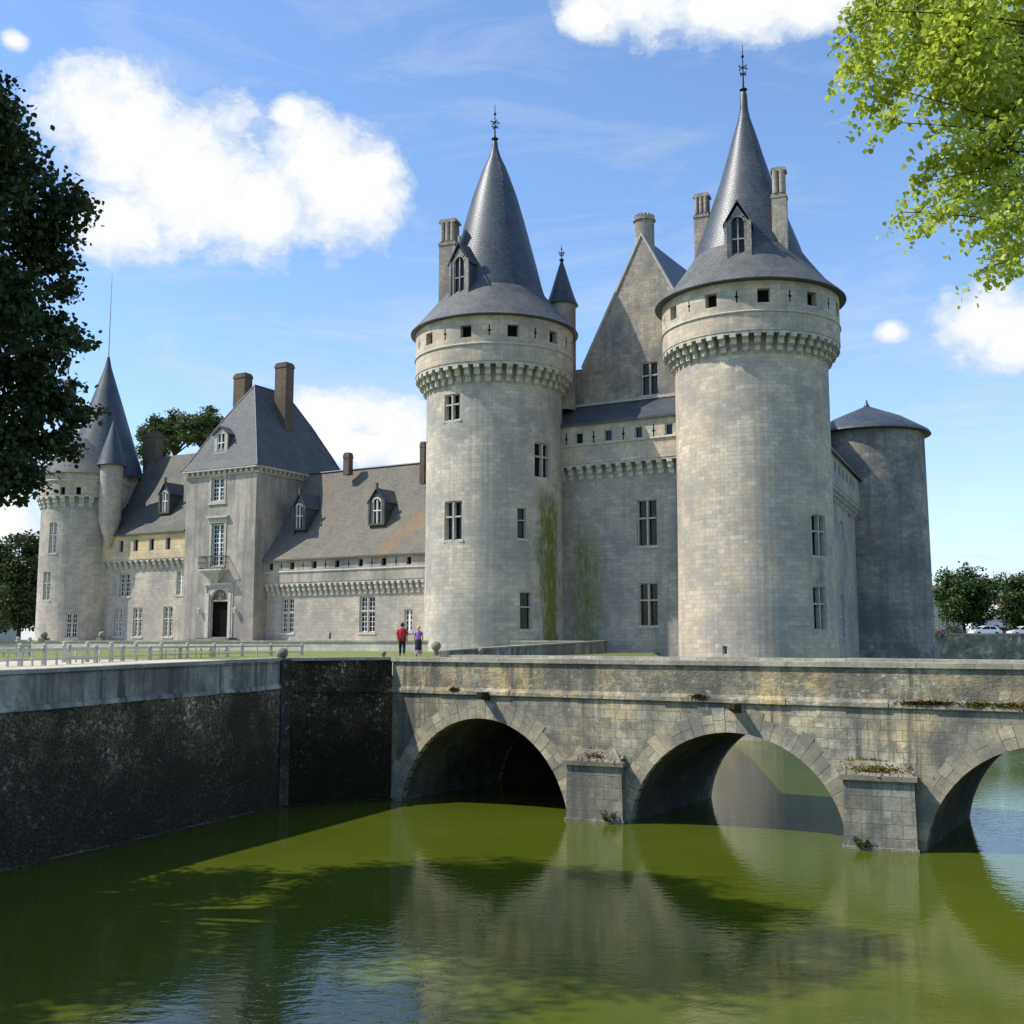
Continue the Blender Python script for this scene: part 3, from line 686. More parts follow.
# ================================================================== BRIDGE
ARCH = [(4.4, 3.95, -.8, 4.25), (14.7, 3.85, -.3, 3.65), (24.7, 3.8, -.5, 3.9), (34.6, 3.8, -.5, 3.9)]
BW = 7.6; ZSTR = 4.36; ZTOP = 5.62
bt = thing('stone_bridge', (J[0], J[1], 0), 'old stone arch bridge with lichen stained parapet crossing the green moat', 'bridge')
def archz(s, A): return A[2]+A[3]*sqrt(max(0, 1-((s-A[0])/A[1])**2))
def spandrel(d, flip=False):
    m = MB(); ss = set()
    for A in ARCH:
        for k in range(41): ss.add(round(A[0]-A[1]*cos(pi*k/40), 4))
    ss |= {-.0, BL}; 
    for k in range(0, 42): ss.add(float(k)) if not any(abs(k-x) < .05 for x in ss) else None
    ss = sorted(x for x in ss if 0 <= x <= BL)
    for a, b in zip(ss, ss[1:]):
        mid = (a+b)/2; A = next((A for A in ARCH if A[0]-A[1] < mid < A[0]+A[1]), None)
        za, zb = (max(-.6, archz(a, A)), max(-.6, archz(b, A))) if A else (-.6, -.6)
        q = [BP(a, za, d), BP(b, zb, d), BP(b, ZSTR, d), BP(a, ZSTR, d)]; uv = [(a, za), (b, zb), (b, ZSTR), (a, ZSTR)]
        m.add(q[::-1] if flip else q, uv[::-1] if flip else uv)
    return m
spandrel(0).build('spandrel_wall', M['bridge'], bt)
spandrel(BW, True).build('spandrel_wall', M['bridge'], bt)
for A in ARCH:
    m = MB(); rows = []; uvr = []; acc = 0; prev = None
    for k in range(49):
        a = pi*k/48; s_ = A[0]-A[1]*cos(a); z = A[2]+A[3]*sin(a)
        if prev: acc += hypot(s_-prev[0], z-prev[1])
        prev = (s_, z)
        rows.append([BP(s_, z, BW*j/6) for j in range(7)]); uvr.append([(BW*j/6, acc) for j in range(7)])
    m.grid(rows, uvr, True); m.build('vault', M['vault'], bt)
    for d0, sg in ((0, -1), (BW, 1)):
        v = MB(); N = 31
        for k in range(N):
            t0, t1 = pi*(k+.02)/N+.0, pi*(k+.98)/N
            if A[2]+A[3]*sin((t0+t1)/2) < -.3: continue
            thick = random.choice([.62, .74, .84, .68]); pr = random.uniform(.006, .022)
            def pt(t_, e): return (A[0]-(A[1]+e)*cos(t_), A[2]+(A[3]+e)*sin(t_))
            def clampz(p): return (p[0], min(p[1], ZSTR-.05))
            parts = [(0.0, thick*.5-.008), (thick*.5+.008, thick)] if random.random() < .45 else [(0, thick)]
            for e0, e1 in parts:
                c4 = [clampz(pt(t0, e0)), clampz(pt(t1, e0)), clampz(pt(t1, e1)), clampz(pt(t0, e1))]
                col = random.random()
                b4 = [BP(s_, z, d0+.3*(-sg)) for s_, z in c4]; f4 = [BP(s_, z, d0+pr*sg) for s_, z in c4]
                v.hexa(b4, f4, col=col)
        v.build('arch_ring', M['vous'], bt)
for d0, sg in ((0, -1), (BW, 1)):
    sc = MB(); k = 0; s_ = 0.0
    while s_ < BL-.5:
        L = random.uniform(.7, 1.6); e = min(s_+L, BL); j = random.uniform(-.02, .02)
        b = [BP(s_+.006, ZSTR+.001, d0+(.10+j)*sg), BP(e-.006, ZSTR+.001, d0+(.10+j)*sg), BP(e-.006, ZSTR+.001, d0-.3*sg), BP(s_+.006, ZSTR+.001, d0-.3*sg)]
        tt = [BP(s_+.006, ZSTR+.13+j, d0+(.085+j)*sg), BP(e-.006, ZSTR+.13+j, d0+(.085+j)*sg), BP(e-.006, ZSTR+.26, d0-.02*sg), BP(s_+.006, ZSTR+.26, d0-.02*sg)]
        sc.hexa(b, tt); s_ = e
    sc.build('string_course', M['bridgepar'], bt)
    pw = MB(); s0 = 0 if sg < 0 else -3.0
    dd = d0-.02*sg; di = d0-.48*sg
    def pq(a, b, d, z0, z1): return [BP(a, z0, d), BP(b, z0, d), BP(b, z1, d), BP(a, z1, d)]
    uvq = [(s0, ZSTR), (BL, ZSTR), (BL, ZTOP), (s0, ZTOP)]
    pw.add(pq(s0, BL, dd, ZSTR+.0, ZTOP), uvq); pw.add(pq(s0, BL, di, ZSTR, ZTOP), uvq)
    pw.add([BP(s0, ZSTR, dd), BP(s0, ZTOP, dd), BP(s0, ZTOP, di), BP(s0, ZSTR, di)])
    pw.build('parapet', M['bridgepar'], bt)
    cp = MB(); s_ = s0-.1
    while s_ < BL:
        L = random.uniform(1.2, 1.9); e = min(s_+L, BL+.1); j = random.uniform(-.01, .012); w0 = d0+.07*sg; w1 = d0-.57*sg
        b = [BP(s_+.005, ZTOP+.001, w0), BP(e-.005, ZTOP+.001, w0), BP(e-.005, ZTOP+.001, w1), BP(s_+.005, ZTOP+.001, w1)]
        mt = [BP(s_+.005, ZTOP+.17+j, w0), BP(e-.005, ZTOP+.17+j, w0), BP(e-.005, ZTOP+.17+j, w1), BP(s_+.005, ZTOP+.17+j, w1)]
        cp.hexa(b, mt); s_ = e
    cp.build('coping', M['coping'], bt)
m = MB(); m.add([BP(-2, 4.95, .45), BP(BL, 4.95, .45), BP(BL, 4.95, BW-.45), BP(-2, 4.95, BW-.45)]); m.build('roadway', M['gravel'], bt)
def moss_clump(name, pts, mat, parent, n, h=.08, label=None):
    C = np.array([pts() for _ in range(n*22)]); C[:, 2] += np.abs(rng.normal(0, h*.35, len(C)))
    return leaves(name, C, .06, mat, parent, 'leaf4', .0)
# cutwater piers, from their front corners in the photograph put on the water level
def pier(pxL, yL, pxR, yR, ytop, zc, mossy):
    a = atZ(pxL, yL, 0); b = atZ(pxR, yR, 0)
    sf = Plane((a[0], a[1]), (b[0], b[1])); W = sf.L
    # depth to the bridge face behind
    def behind(u):
        p = sf.P(u, 0); q = ((p[0]-J[0])*bn[0]+(p[1]-J[1])*bn[1]); return -q
    pr = MB(); P = sf.P; dL = behind(0)+.25; dR = behind(W)+.25
    zt = zc; 
    f = [P(-.05, -.6, -.04), P(W+.05, -.6, -.04)]
    def vb(u, z, d): return P(u, z, d)
    # body
    pr.add([vb(-.04, -.6, -.03), vb(W+.04, -.6, -.03), vb(W, zt, 0), vb(0, zt, 0)], [(0, -.6), (W, -.6), (W, zt), (0, zt)])
    pr.add([vb(W+.04, -.6, -.03), vb(W+.04, -.6, dR), vb(W, zt, dR), vb(W, zt, 0)], [(0, -.6), (dR, -.6), (dR, zt), (0, zt)])
    pr.add([vb(-.04, -.6, dL), vb(-.04, -.6, -.03), vb(0, zt, 0), vb(0, zt, dL)], [(0, -.6), (dL, -.6), (dL, zt), (0, zt)])
    pr.add([vb(0, zt, 0), vb(W, zt, 0), vb(W, zt, dR), vb(0, zt, dL)])
    o = pr.build('pier', M['pier'], bt)
    cap = MB(); o_ = .10
    cap.hexa([vb(-o_, zt+.004, -o_), vb(W+o_, zt+.004, -o_), vb(W+o_, zt+.004, dR), vb(-o_, zt+.004, dL)], [vb(-o_, zt+.16, -o_), vb(W+o_, zt+.16, -o_), vb(W+o_, zt+.16, dR), vb(-o_, zt+.16, dL)])
    cap.hexa([vb(0, zt+.162, .0), vb(W, zt+.162, .0), vb(W, zt+.162, dR), vb(0, zt+.162, dL)], [vb(.35, zt+.55, min(dL, dR)*.62), vb(W-.35, zt+.55, min(dL, dR)*.62), vb(W-.35, zt+.56, dR), vb(.35, zt+.56, dL)])
    # broken rough stones along the cap
    for k in range(46):
        u = random.uniform(-.02, W+.02); d = random.uniform(-.04, .5); z = zt+.14+max(0, d)*.55
        cap.box(P(u, z, d), (random.uniform(.07, .2), random.uniform(.08, .2), random.uniform(.04, .10)), random.uniform(0, 3), taper=.6)
    cap.build('cap', M['ball'], o)
    def rp():
        u = random.gauss(W*.5, W*.18 if mossy else W*.12); d = random.uniform(.05, .8); p = P(u, zt+.24+d*.50, d); return p
    moss_clump('moss', rp, M['moss'] if mossy else M['moss_d'], o, 120 if mossy else 34, .09)
    fl = MB(); sbox(fl, sf, -.08, W+.08, -.5, .09, -.10, .3); fl.build('footing', M['pier'], o)
    return sf, W, o
p1 = pier(567, 820, 622, 824, 765, 1.98, False)
p2 = pier(845, 848, 917, 853, 778, 2.12, True)
for s0 in (29.6,):
    m = MB(); a = BP(s0-1.0, 0, -1.0); 
    m.hexa([BP(s0-1, -.6, -1), BP(s0+1, -.6, -1), BP(s0+1, -.6, .2), BP(s0-1, -.6, .2)], [BP(s0-1, 2.1, -1), BP(s0+1, 2.1, -1), BP(s0+1, 2.6, .2), BP(s0-1, 2.6, .2)]); m.build('pier', M['pier'], bt)
# a weed growing at the foot of each pier
def tuft(c, n, h, name, label, cat, parent=None, spread=.18):
    m = MB()
    for _ in range(n):
        a = random.uniform(0, 2*pi); r = random.uniform(0, spread); x, y = c[0]+r*cos(a), c[1]+r*sin(a); hh = h*random.uniform(.5, 1)
        lx, ly = cos(a)*hh*.5, sin(a)*hh*.5; w = .03
        m.add([(x-w*sin(a), y+w*cos(a), c[2]), (x+w*sin(a), y-w*cos(a), c[2]), (x+lx, y+ly, c[2]+hh)], col=random.random())
        for q in range(2):
            t = random.uniform(.4, 1); X, Y, Z = x+lx*t, y+ly*t, c[2]+hh*t; r2 = .05
            m.add([(X-r2, Y, Z), (X, Y-r2, Z-r2*.4), (X+r2, Y, Z), (X, Y+r2, Z+r2*.5)], col=random.random())
    return tag(m.build(name, M['leaf_mid'], parent), label, cat)
c = p1[0].P(p1[1]*.78, .08, -.14); tuft(c, 22, .42, 'weed', 'small green weed growing at the foot of the left bridge pier', 'weed')
c = p2[0].P(p2[1]*.22, .08, -.14); tuft(c, 22, .35, 'weed', 'small weed with pale debris at the foot of the mossy bridge pier', 'weed')
# rain spouts under the string course
def on_bridge(px, py):
    q = ray(px, py); t = (J[0]*bn[0]+J[1]*bn[1])/(q[0]*bn[0]+q[1]*bn[1]); P = (q[0]*t, q[1]*t)
    return ((P[0]-J[0])*bb[0]+(P[1]-J[1])*bb[1], CH+q[2]*t)
for px, py in ((487, 697), (737, 709)):
    s_, z = on_bridge(px, py); m = MB()
    m.hexa([BP(s_-.16, z-.16, .1), BP(s_+.16, z-.16, .1), BP(s_+.12, z+.02, -.55), BP(s_-.12, z+.02, -.55)], [BP(s_-.16, z+.2, .1), BP(s_+.16, z+.2, .1), BP(s_+.12, z+.2, -.55), BP(s_-.12, z+.2, -.55)])
    m.build('rain_spout', M['rubble2'], bt)
for px, w, mt in ((930, .75, 'moss_d'), (978, .35, 'moss'), (1012, .6, 'moss'), (700, .25, 'moss_d'), (455, .2, 'moss_d')):
    s_, z = on_bridge(px, 700 if px < 900 else 706)
    moss_clump('moss', lambda: BP(s_+random.gauss(0, w*.5), ZSTR+.13+abs(random.gauss(0, .03)), random.uniform(-.11, -.02)), M[mt], bt, int(90*w)+8, .10)
# stone balls
def ball(px, py, r, Y, label, ped=.1):
    c = atY(px, py, Y); m = MB(); m.sphere(c, r, 24, 14); m.lathe(c, [(r*.55, c[2]-r-ped), (r*.45, c[2]-r*.86)], 12)
    return tag(m.build('stone_ball', M['ball'], origin=(c[0], c[1], c[2]-r)), label, 'stone ball', 'stone balls on the parapets')
ball(282, 653.2, .24, 44.3, 'large mossy stone ball on the corner of the two moat walls')
ball(383.6, 653.4, .115, 46.3, 'small stone ball where the bridge parapet meets the dark corner wall', .12)
ball(436, 646, .235, 52.8, 'large stone ball beside the woman in the purple top', .22)
ball(480.8, 650.4, .12, 51.2, 'small stone ball on the far parapet of the bridge', .1)

# terrace edge wall that leads from the bridge to the keep
m = MB(); A0 = atY(446, 650, 53.2); B0 = atY(604, 640.5, 77)
tw = thing('terrace_wall', (A0[0], A0[1], 5.6), 'grey streaked parapet wall sloping from the bridge up to the keep', 'wall')
sf = Plane((A0[0], A0[1]), (B0[0], B0[1])); L = sf.L; P = sf.P; zt = lambda u: A0[2]+(B0[2]-A0[2])*u/L
m.hexa([P(0, -.5, 0), P(L, -.5, 0), P(L, -.5, .4), P(0, -.5, .4)], [P(0, zt(0)-.09, 0), P(L, zt(L)-.09, 0), P(L, zt(L)-.09, .4), P(0, zt(0)-.09, .4)]); m.build('wall_face', M['pale_par'], tw)
m = MB(); m.hexa([P(-.1, zt(0)-.088, -.06), P(L, zt(L)-.088, -.06), P(L, zt(L)-.088, .46), P(-.1, zt(0)-.088, .46)], [P(-.1, zt(0), -.06), P(L, zt(L), -.06), P(L, zt(L), .46), P(-.1, zt(0), .46)]); m.build('coping', M['coping'], tw)
# low pale wall in front of the castle court
lw = thing('low_wall', (-30, 94, 5.6), 'long low pale wall at the foot of the castle behind the lawn', 'wall')
Lp = [(-46.5, 101.8), (-43.8, 100.8)]; Rp = (5.0, 77.2)
sf = Plane((-43.9, 101.2), Rp); m = MB(); wall(m, sf, 0, sf.L, 5.5, 6.34); m.add([sf.P(0, 6.34), sf.P(sf.L, 6.34), sf.P(sf.L, 6.34, .5), sf.P(0, 6.34, .5)]); m.build('wall_face', M['lowwall'], lw)
m = MB(); sbox(m, sf, 0, sf.L, 6.342, 6.47, -.08, .5); m.build('coping', M['coping'], lw)
lw2 = thing('low_wall', (-52, 106, 5.6), 'low wall with a dark moulded top at the foot of the far left tower', 'wall')
sf2 = Plane((-62, 108.0), (-44.2, 101.4)); m = MB(); wall(m, sf2, 0, sf2.L, 5.5, 6.3); m.build('wall_face', M['lowwall'], lw2)
m = MB(); sbox(m, sf2, 0, sf2.L, 6.302, 6.52, -.12, .6); m.build('coping', M['pier'], lw2)
for px, lab in ((44, 'small stone finial ball on the low wall, under the left edge of the far tower'), (102, 'small stone finial ball on the low wall beside the yellow banded wing')):
    c = atY(px, 635, 100.8 if px < 60 else 99.8); m = MB(); m.box((c[0], c[1], 6.4), (.7, .7, .3), R(-20)); m.lathe(c, [(.25, 6.7), (.16, c[2]-.25)], 12); m.sphere(c, .33, 16, 10)
    tag(m.build('finial_ball', M['ball'], origin=(c[0], c[1], 6.4)), lab, 'stone ball', 'finial balls on the low wall')

# post and rail fences on the terrace
def rail_fence(spec, zt_px, label, name='post_and_rail_fence', step_b=3):
    pts = [atZ(x, yb, 5.62) for x, yb in spec]
    t = thing(name, pts[0], label, 'fence', 'fences along the terrace path'); m0 = None
    for k, p in enumerate(pts):
        h = zAt(spec[k][0], zt_px[0]+(zt_px[1]-zt_px[0])*k/(len(pts)-1), p[1])-5.6
        m = MB(); m.box((p[0], p[1], 5.6), (.14, .14, h*.78), 0, taper=.9); m.lathe(p, [(.11, 5.6+h*.78), (.11, 5.6+h*.82), (.05, 5.6+h*.84), (.10, 5.6+h*.9), (.09, 5.6+h*.96), (0.01, 5.6+h)], 12)
        m.build('post', M['lowwall'], t)
    for a, b, ka in zip(pts, pts[1:], range(99)):
        h = .62
        m = MB(); d = Vector((b[0]-a[0], b[1]-a[1], 0)); L = d.length; yaw = atan2(d.y, d.x); mx, my = (a[0]+b[0])/2, (a[1]+b[1])/2
        m.box((mx, my, 5.6+h-.10), (L-.16, .05, .09), yaw); m.box((mx, my, 5.6+h-.42), (L-.16, .045, .05), yaw)
        m.box((mx, my, 5.6), (.06, .06, h-.12), yaw)
        m.build('rail', M['lowwall'], t)
rail_fence([(-6, 667.5), (20, 666.3), (43.6, 665.6), (68.6, 664.3), (95.5, 663), (122.5, 661.2), (150, 660), (180, 658.6), (210.5, 657.5), (226, 657)], (642.5, 646.8), 'near row of pale stone posts and rails just behind the moat wall')
rail_fence([(64, 662.3), (87, 662), (111, 661.4), (135.5, 660.2), (161, 659.2), (187, 658.3), (214, 657.6), (242, 656.8), (271, 656.2), (302, 655.6)], (641, 643.5), 'farther row of pale stone posts and rails along the lawn')
rail_fence([(-10, 657), (17, 657), (29, 656.5)], (636, 637), 'short dark row of posts at the far left before the trees')

# ================================================================== CASTLE
CY = R(-30)   # the castle's own orientation
def prof_px(cx, Y, lst):   # [(half width px, y px)] -> [(radius, z)] on the axis at distance Y
    out = []
    for hw, y in lst:
        p = atY(cx, y, Y); d = ray(cx, y); zc = Y*cos(PIT)+(p[2]-CH)*sin(PIT); out.append((hw*zc/FOC, p[2]))
    return out
def attic_holes(surf, pxs): return rects(surf, pxs)

def great_tower(cx, cy, Rb, Rt, zb, z_cb, z_ct, z_cord, z_eave, roof, label, wins, squares, body_mat, z_fin, taper=.012, slits=()):
    t = thing('round_tower', (cx, cy, zb), label, 'tower', 'round corner towers of the castle')
    body = Cyl((cx, cy), Rb, taper, 14.0); top = Cyl((cx, cy), Rt)
    rw = [(r, st) for r, st in zip(rects(body, [w[0] for w in wins]), [w[1] for w in wins])]
    m = MB(); wall(m, body, -body.full/2, body.full/2, zb, z_ct+.3, [r for r, s in rw], .4)
    m.build('wall', body_mat, t)
    for r, s in rw: window(t, body, r, s, .4)
    sq = rects(top, squares)
    zz0 = sum(r[2] for r in sq)/len(sq); zz1 = sum(r[3] for r in sq)/len(sq); wq = .85
    cu = [(r[0]+r[1])/2 for r in sq]
    # carry the loopholes right round the parapet at the same spacing
    sp = (cu[-1]-cu[0])/(len(cu)-1); n = int(round(top.full/sp)); sp = top.full/n; start = cu[0]
    allc = [((start+k*sp+top.full/2) % top.full)-top.full/2 for k in range(n)]
    holes = [(c-wq/2, c+wq/2, zz0, zz1) for c in allc if abs(abs(c)-top.full/2) > wq]
    m = MB(); wall(m, top, -top.full/2, top.full/2, z_ct, z_eave+.1, holes, .5)
    m.lathe((cx, cy), [(Rb-.2, z_ct+.02), (Rt, z_ct)], 72, hard=True)
    m.build('parapet', M['ring'], t)
    for h in holes:
        if abs(h[0]) < top.full*.3:
            d = MB(); d.add([top.P(h[0], h[2], .45), top.P(h[1], h[2], .45), top.P(h[1], h[3], .45), top.P(h[0], h[3], .45)]); d.build('loophole', M['dark'], t)
    for c in allc:
        if abs(c+sp/2) < top.full*.3: loophole(t, top, c+sp/2, (zz0+zz1)/2, .8, .09)
    m = MB(); ring(m, top, z_cord, .085, .10); m.build('string_course', M['trim'], t)
    m = MB(); nn = int(body.full/.72); corbels(m, body, -body.full/2, body.full/2, z_cb, z_ct, nn, Rt-Rb-.02); m.build('corbel_table', M['corbel'], t)
    m = MB(); m.lathe((cx, cy), roof[4:], 96); m.lathe((cx, cy), roof[:5], 96, mi=1)
    m.lathe((cx, cy), [(Rt-.1, z_eave-.12), (roof[0][0], roof[0][1]-.05), (roof[0][0]+.01, roof[0][1]+.01)], 96, hard=True); m.build('roof', [M['slate'], M['slate_skirt']], t)
    m = MB(); m.lathe((cx, cy), [(roof[-1][0]+.14, roof[-1][1]-1.6), (roof[-1][0]+.07, roof[-1][1]-.2), (.06, roof[-1][1]+.3)], 20); m.build('lead_cap', M['lead'], t)
    finial(t, (cx, cy), roof[-1][1]+.1, z_fin, 1.15)
    return t, body, top
# --- left great tower
YL = 85.0; xl = atY(494, 640, YL)[0]
zL = lambda y: zAt(494, y, YL)
M['towerL'] = stone('tower_limestone_algae', (.36, .345, .285), (.45, .43, .36), (.30, .28, .23), .62, .30, dark=(.22, .225, .205), dark_amt=.6, streak=.35, pale=.6, yellow=.12, algae=None)
bodyL = Cyl((xl, YL), 5.32); ua = bodyL.hit(548, 560)[0]; za_, zb_ = bodyL.hit(548, 640)[1], bodyL.hit(548, 492)[1]
M['towerL'] = stone('tower_limestone_algae', (.37, .355, .29), (.46, .435, .36), (.30, .28, .23), .62, .30, dark=(.22, .225, .205), dark_amt=.6, streak=.35, pale=.6, yellow=.12, algae=(ua+.2, 1.35, 1.0, zb_+.8, 2.5, 1.9))
roofL = prof_px(494, YL, [(84, 332), (80, 329), (66, 314), (52.5, 303), (46.5, 294), (41, 275), (35.5, 256), (31, 238), (25.5, 215), (18, 187), (10.5, 163), (4.5, 158), (3.0, 149), (1.6, 141)])
roofL = prof_px(493, YL, [(83.5, 337), (82, 335.5), (68, 320), (57, 307), (50.5, 299), (47.5, 290), (42.5, 270), (36.5, 248), (30, 224), (22, 197), (12, 170), (6.2, 158), (3.4, 149), (2.0, 141)])
tl, bL, topL = great_tower(xl, YL, 5.32, 6.22, -.5, Cyl((xl, YL), 5.32).hit(507, 381.5)[1], Cyl((xl, YL), 6.22).hit(507, 360.5)[1], Cyl((xl, YL), 6.22).hit(515, 343.5)[1], zL(336.5), roofL, 'tall round tower left of the keep, with a green algae streak down its wall',
    [((444.5, 394, 460, 420), 'cross'), ((444.5, 501, 462, 540), 'cross'), ((534.5, 443, 550, 477.5), 'cross'), ((517.3, 508, 526.3, 538.6), 'transom'), ((519.6, 592, 532, 629.5), 'transom')],
    [(426.6, 332, 432, 344), (461, 326, 471.5, 338), (508.5, 325.5, 518.4, 337), (549.5, 330, 556.5, 342)], M['towerL'], zAt(492, 105, YL))
dormer(tl, 450, 468, 243, 263, 300, YL-3.7, R(-34), M['rear'], M['slate'], 3.4, label='gothic dormer with a crocketed gable')
chimney(tl, 438.5, 461.5, 221, 309, YL-1.6, M['chim'], R(-20), 3, .8)
# turret behind the tower
tc = atY(562, 330, YL+1.6); m = MB()
tq = thing('stair_turret', (tc[0], tc[1], zL(371)), 'slim stair turret with its own slate cone on the right of the left great tower', 'turret')
rp_ = prof_px(562, YL+1.6, [(13.8, 375), (13.8, 306)]); m.lathe((tc[0], tc[1]), [(rp_[0][0], rp_[0][1]-3), rp_[0], rp_[1]], 40); m.build('wall', M['gable'], tq)
m = MB(); pr = prof_px(560.5, YL+1.6, [(16.5, 306), (14.5, 302), (11.8, 295), (8, 283), (4, 270), (1.0, 261)]); m.lathe((tc[0], tc[1]), pr, 40); m.lathe((tc[0], tc[1]), [(.5, pr[0][1]), pr[0]], 40); m.build('roof', M['slate'], tq)
finial(tq, (tc[0], tc[1]), pr[-1][1], zAt(559, 245, YL+1.6), .8)

# --- right great tower
YR = 78.0; xr = atY(757.5, 640, YR)[0]; zR = lambda y: zAt(753, y, YR)
bodyR = Cyl((xr, YR), 5.4); ur = bodyR.hit(820, 575)[0]
M['towerR'] = stone('tower_limestone_warm', (.385, .36, .285), (.475, .445, .355), (.30, .28, .23), .62, .30, dark=(.235, .23, .205), dark_amt=.55, streak=.3, pale=.7, yellow=.3, brown=(ur, .62, bodyR.hit(820, 587)[1], bodyR.hit(820, 557)[1], .3))
roofR = prof_px(748, YR, [(93.3, 307), (92, 305.5), (77, 292), (61, 271), (53.5, 260), (51.3, 253), (46.5, 240), (40, 223), (33, 204), (26, 184), (19, 162), (12, 138), (6, 119), (3.6, 107), (2.4, 92)])
tr, bR, topR = great_tower(xr, YR, 5.42, 6.30, -.5, Cyl((xr, YR), 5.42).hit(756, 351)[1], Cyl((xr, YR), 6.3).hit(756, 329.5)[1], Cyl((xr, YR), 6.42).hit(762, 309.8)[1], zR(306.5), roofR, 'tallest round tower with two slender chimneys and a gothic dormer, right of the keep',
    [((812, 515, 825.6, 556), 'cross'), ((813.7, 586.5, 826.6, 630), 'cross'), ((722.5, 646, 727.5, 655), 'plain')],
    [(670.6, 304, 676, 317), (705, 294, 715, 307.6), (756.3, 290, 767.6, 304), (805, 292.5, 814, 306)], M['towerR'], zAt(744, 44.5, YR))
dormer(tr, 727, 750, 201, 224, 263, YR-4.45, R(-16), M['rear'], M['slate'], 3.6, label='gothic dormer with a pointed gable and pinnacle')
chimney(tr, 692, 712, 195, 276, YR+.6, M['chim'], R(-25), 3, .8)
chimney(tr, 769, 788, 169, 257, YR-3.3, M['chim'], R(-20), 2, .8, extra=1.0)

# --- keep: facade between the towers, gabled hall behind it
FA = atY(565, 640, 84.4); FB = atY(682, 640, 79.6)
F0 = Plane((FA[0], FA[1]), (FB[0], FB[1])); b = F0.b; n = F0.n
fac = Plane((FA[0]-b[0]*1.6, FA[1]-b[1]*1.6), (FB[0]+b[0]*1.0, FB[1]+b[1]*1.0))
zc0 = fac.hit(620, 477)[1]; zc1 = fac.hit(620, 462)[1]; zcord = fac.hit(620, 443)[1]; zev = fac.hit(620, 422.5)[1]
kp = thing('castle_keep', (FA[0], FA[1], 0), 'gabled stone keep standing between the two great towers', 'castle')
ub = fac.hit(586, 600)[0]
M['keepwall'] = stone('keep_limestone', (.30, .29, .24), (.38, .365, .305), (.24, .23, .19), .55, .28, dark=(.18, .185, .17), dark_amt=.6, streak=.35, pale=.4, algae=(ub, 1.6, 2, fac.hit(586, 515)[1], 3, 1.1))
wr = rects(fac, [(637, 499.5, 657.3, 546), (638.5, 583, 658.3, 626)])
m = MB(); wall(m, fac, 0, fac.L, -.5, zc1+.2, wr, .4); m.build('wall', M['keepwall'], kp)
for r in wr: window(kp, fac, r, 'cross', .4)
fatt = Plane(fac.P(0, 0, -.62)[:2], fac.P(fac.L, 0, -.62)[:2])
sq = rects(fatt, [(575, 431, 583.3, 443), (604, 429, 612.3, 440.6), (634.4, 426.7, 642.6, 439), (664.7, 424.5, 673, 436)])
z0_, z1_ = sum(r[2] for r in sq)/4, sum(r[3] for r in sq)/4; sq = [(r[0], r[1], z0_, z1_) for r in sq]
m = MB(); wall(m, fatt, 0, fatt.L, zc1, zev, sq, .4); m.add([fatt.P(0, zc1), fatt.P(fatt.L, zc1), fatt.P(fatt.L, zc1, .8), fatt.P(0, zc1, .8)]); m.build('parapet', M['ring'], kp)
for r in sq: window(kp, fatt, r, 'plain', .3)
for a, c2 in zip(sq, sq[1:]): loophole(kp, fatt, (a[1]+c2[0])/2, (z0_+z1_)/2, .95, .09)
loophole(kp, fatt, sq[0][0]-.75, (z0_+z1_)/2, .95, .09)
m = MB(); ring(m, fatt, zcord, .1, .13, 0, fatt.L); m.build('string_course', M['trim'], kp)
m = MB(); corbels(m, fac, .3, fac.L-.3, zc0, zc1, 14, .6, .5); m.build('corbel_table', M['corbel'], kp)
# lean-to slate roof running up to the gable wall
gab = Plane(fac.P(-1.6, 0, 2.6)[:2], fac.P(fac.L+6, 0, 2.6)[:2])
zlr = gab.hit(620, 402.5)[1]
m = MB(); P = fatt.P; e0 = [P(0, zev-.02, -.25), P(fatt.L, zev-.02, -.25)]; G = gab.P
m.hexa([P(0, zev-.06, -.25), P(fatt.L, zev-.06, -.25), P(fatt.L, zlr-.1, 3.3), P(0, zlr-.1, 3.3)], [P(0, zev+.08, -.25), P(fatt.L, zev+.08, -.25), P(fatt.L, zlr+.05, 3.3), P(0, zlr+.05, 3.3)])
m.build('lean_to_roof', M['slate'], kp)
m = MB(); sbox(m, gab, 1, gab.L-4, zlr-.02, zlr+.2, -.18, .1); m.build('string_course', M['trim'], kp)
uf, zf = gab.hit(583, 369); ua_, zap = gab.hit(641.5, 235)
gw = ua_-uf; us_, zs_ = gab.hit(572, 371)
ur_, zr_ = gab.hit(641.5, 235)
topf = lambda u: max(zf, zap-(zap-zf)*abs(u-ua_)/gw) if u < ua_+gw else zf
gr = rects(gab, [(641, 362, 658.2, 395)])
m = MB(); wall(m, gab, us_-1.0, ua_+gw+.5, zc1, zap, gr, .35, top=topf, ztop_extra=(uf, ua_, ua_+gw)); m.build('gable_wall', M['gable'], kp)
window(kp, gab, gr[0], 'cross', .35)
cp = MB()   # raking coping
for s in (-1, 1):
    a = (ua_+s*gw, zf); c2 = (ua_, zap)
    cp.hexa([G(a[0], a[1]-.05, -.1), G(c2[0], c2[1]-.05, -.1), G(c2[0], c2[1]-.05, .45), G(a[0], a[1]-.05, .45)], [G(a[0]+s*.12, a[1]+.16, -.1), G(c2[0], c2[1]+.22, -.1), G(c2[0], c2[1]+.22, .45), G(a[0]+s*.12, a[1]+.16, .45)])
cp.build('gable_coping', M['trim'], kp)
HL = 27.0
m = MB()
for s in (-1, 1):
    th = .15
    q0 = [G(ua_+s*(gw+.3), zf-.5, .3), G(ua_, zap-.02, .3), G(ua_, zap-.02, HL), G(ua_+s*(gw+.3), zf-.5, HL)]
    m.hexa([(x, y, z-th) for x, y, z in q0], q0)
m.build('roof', M['slate'], kp)
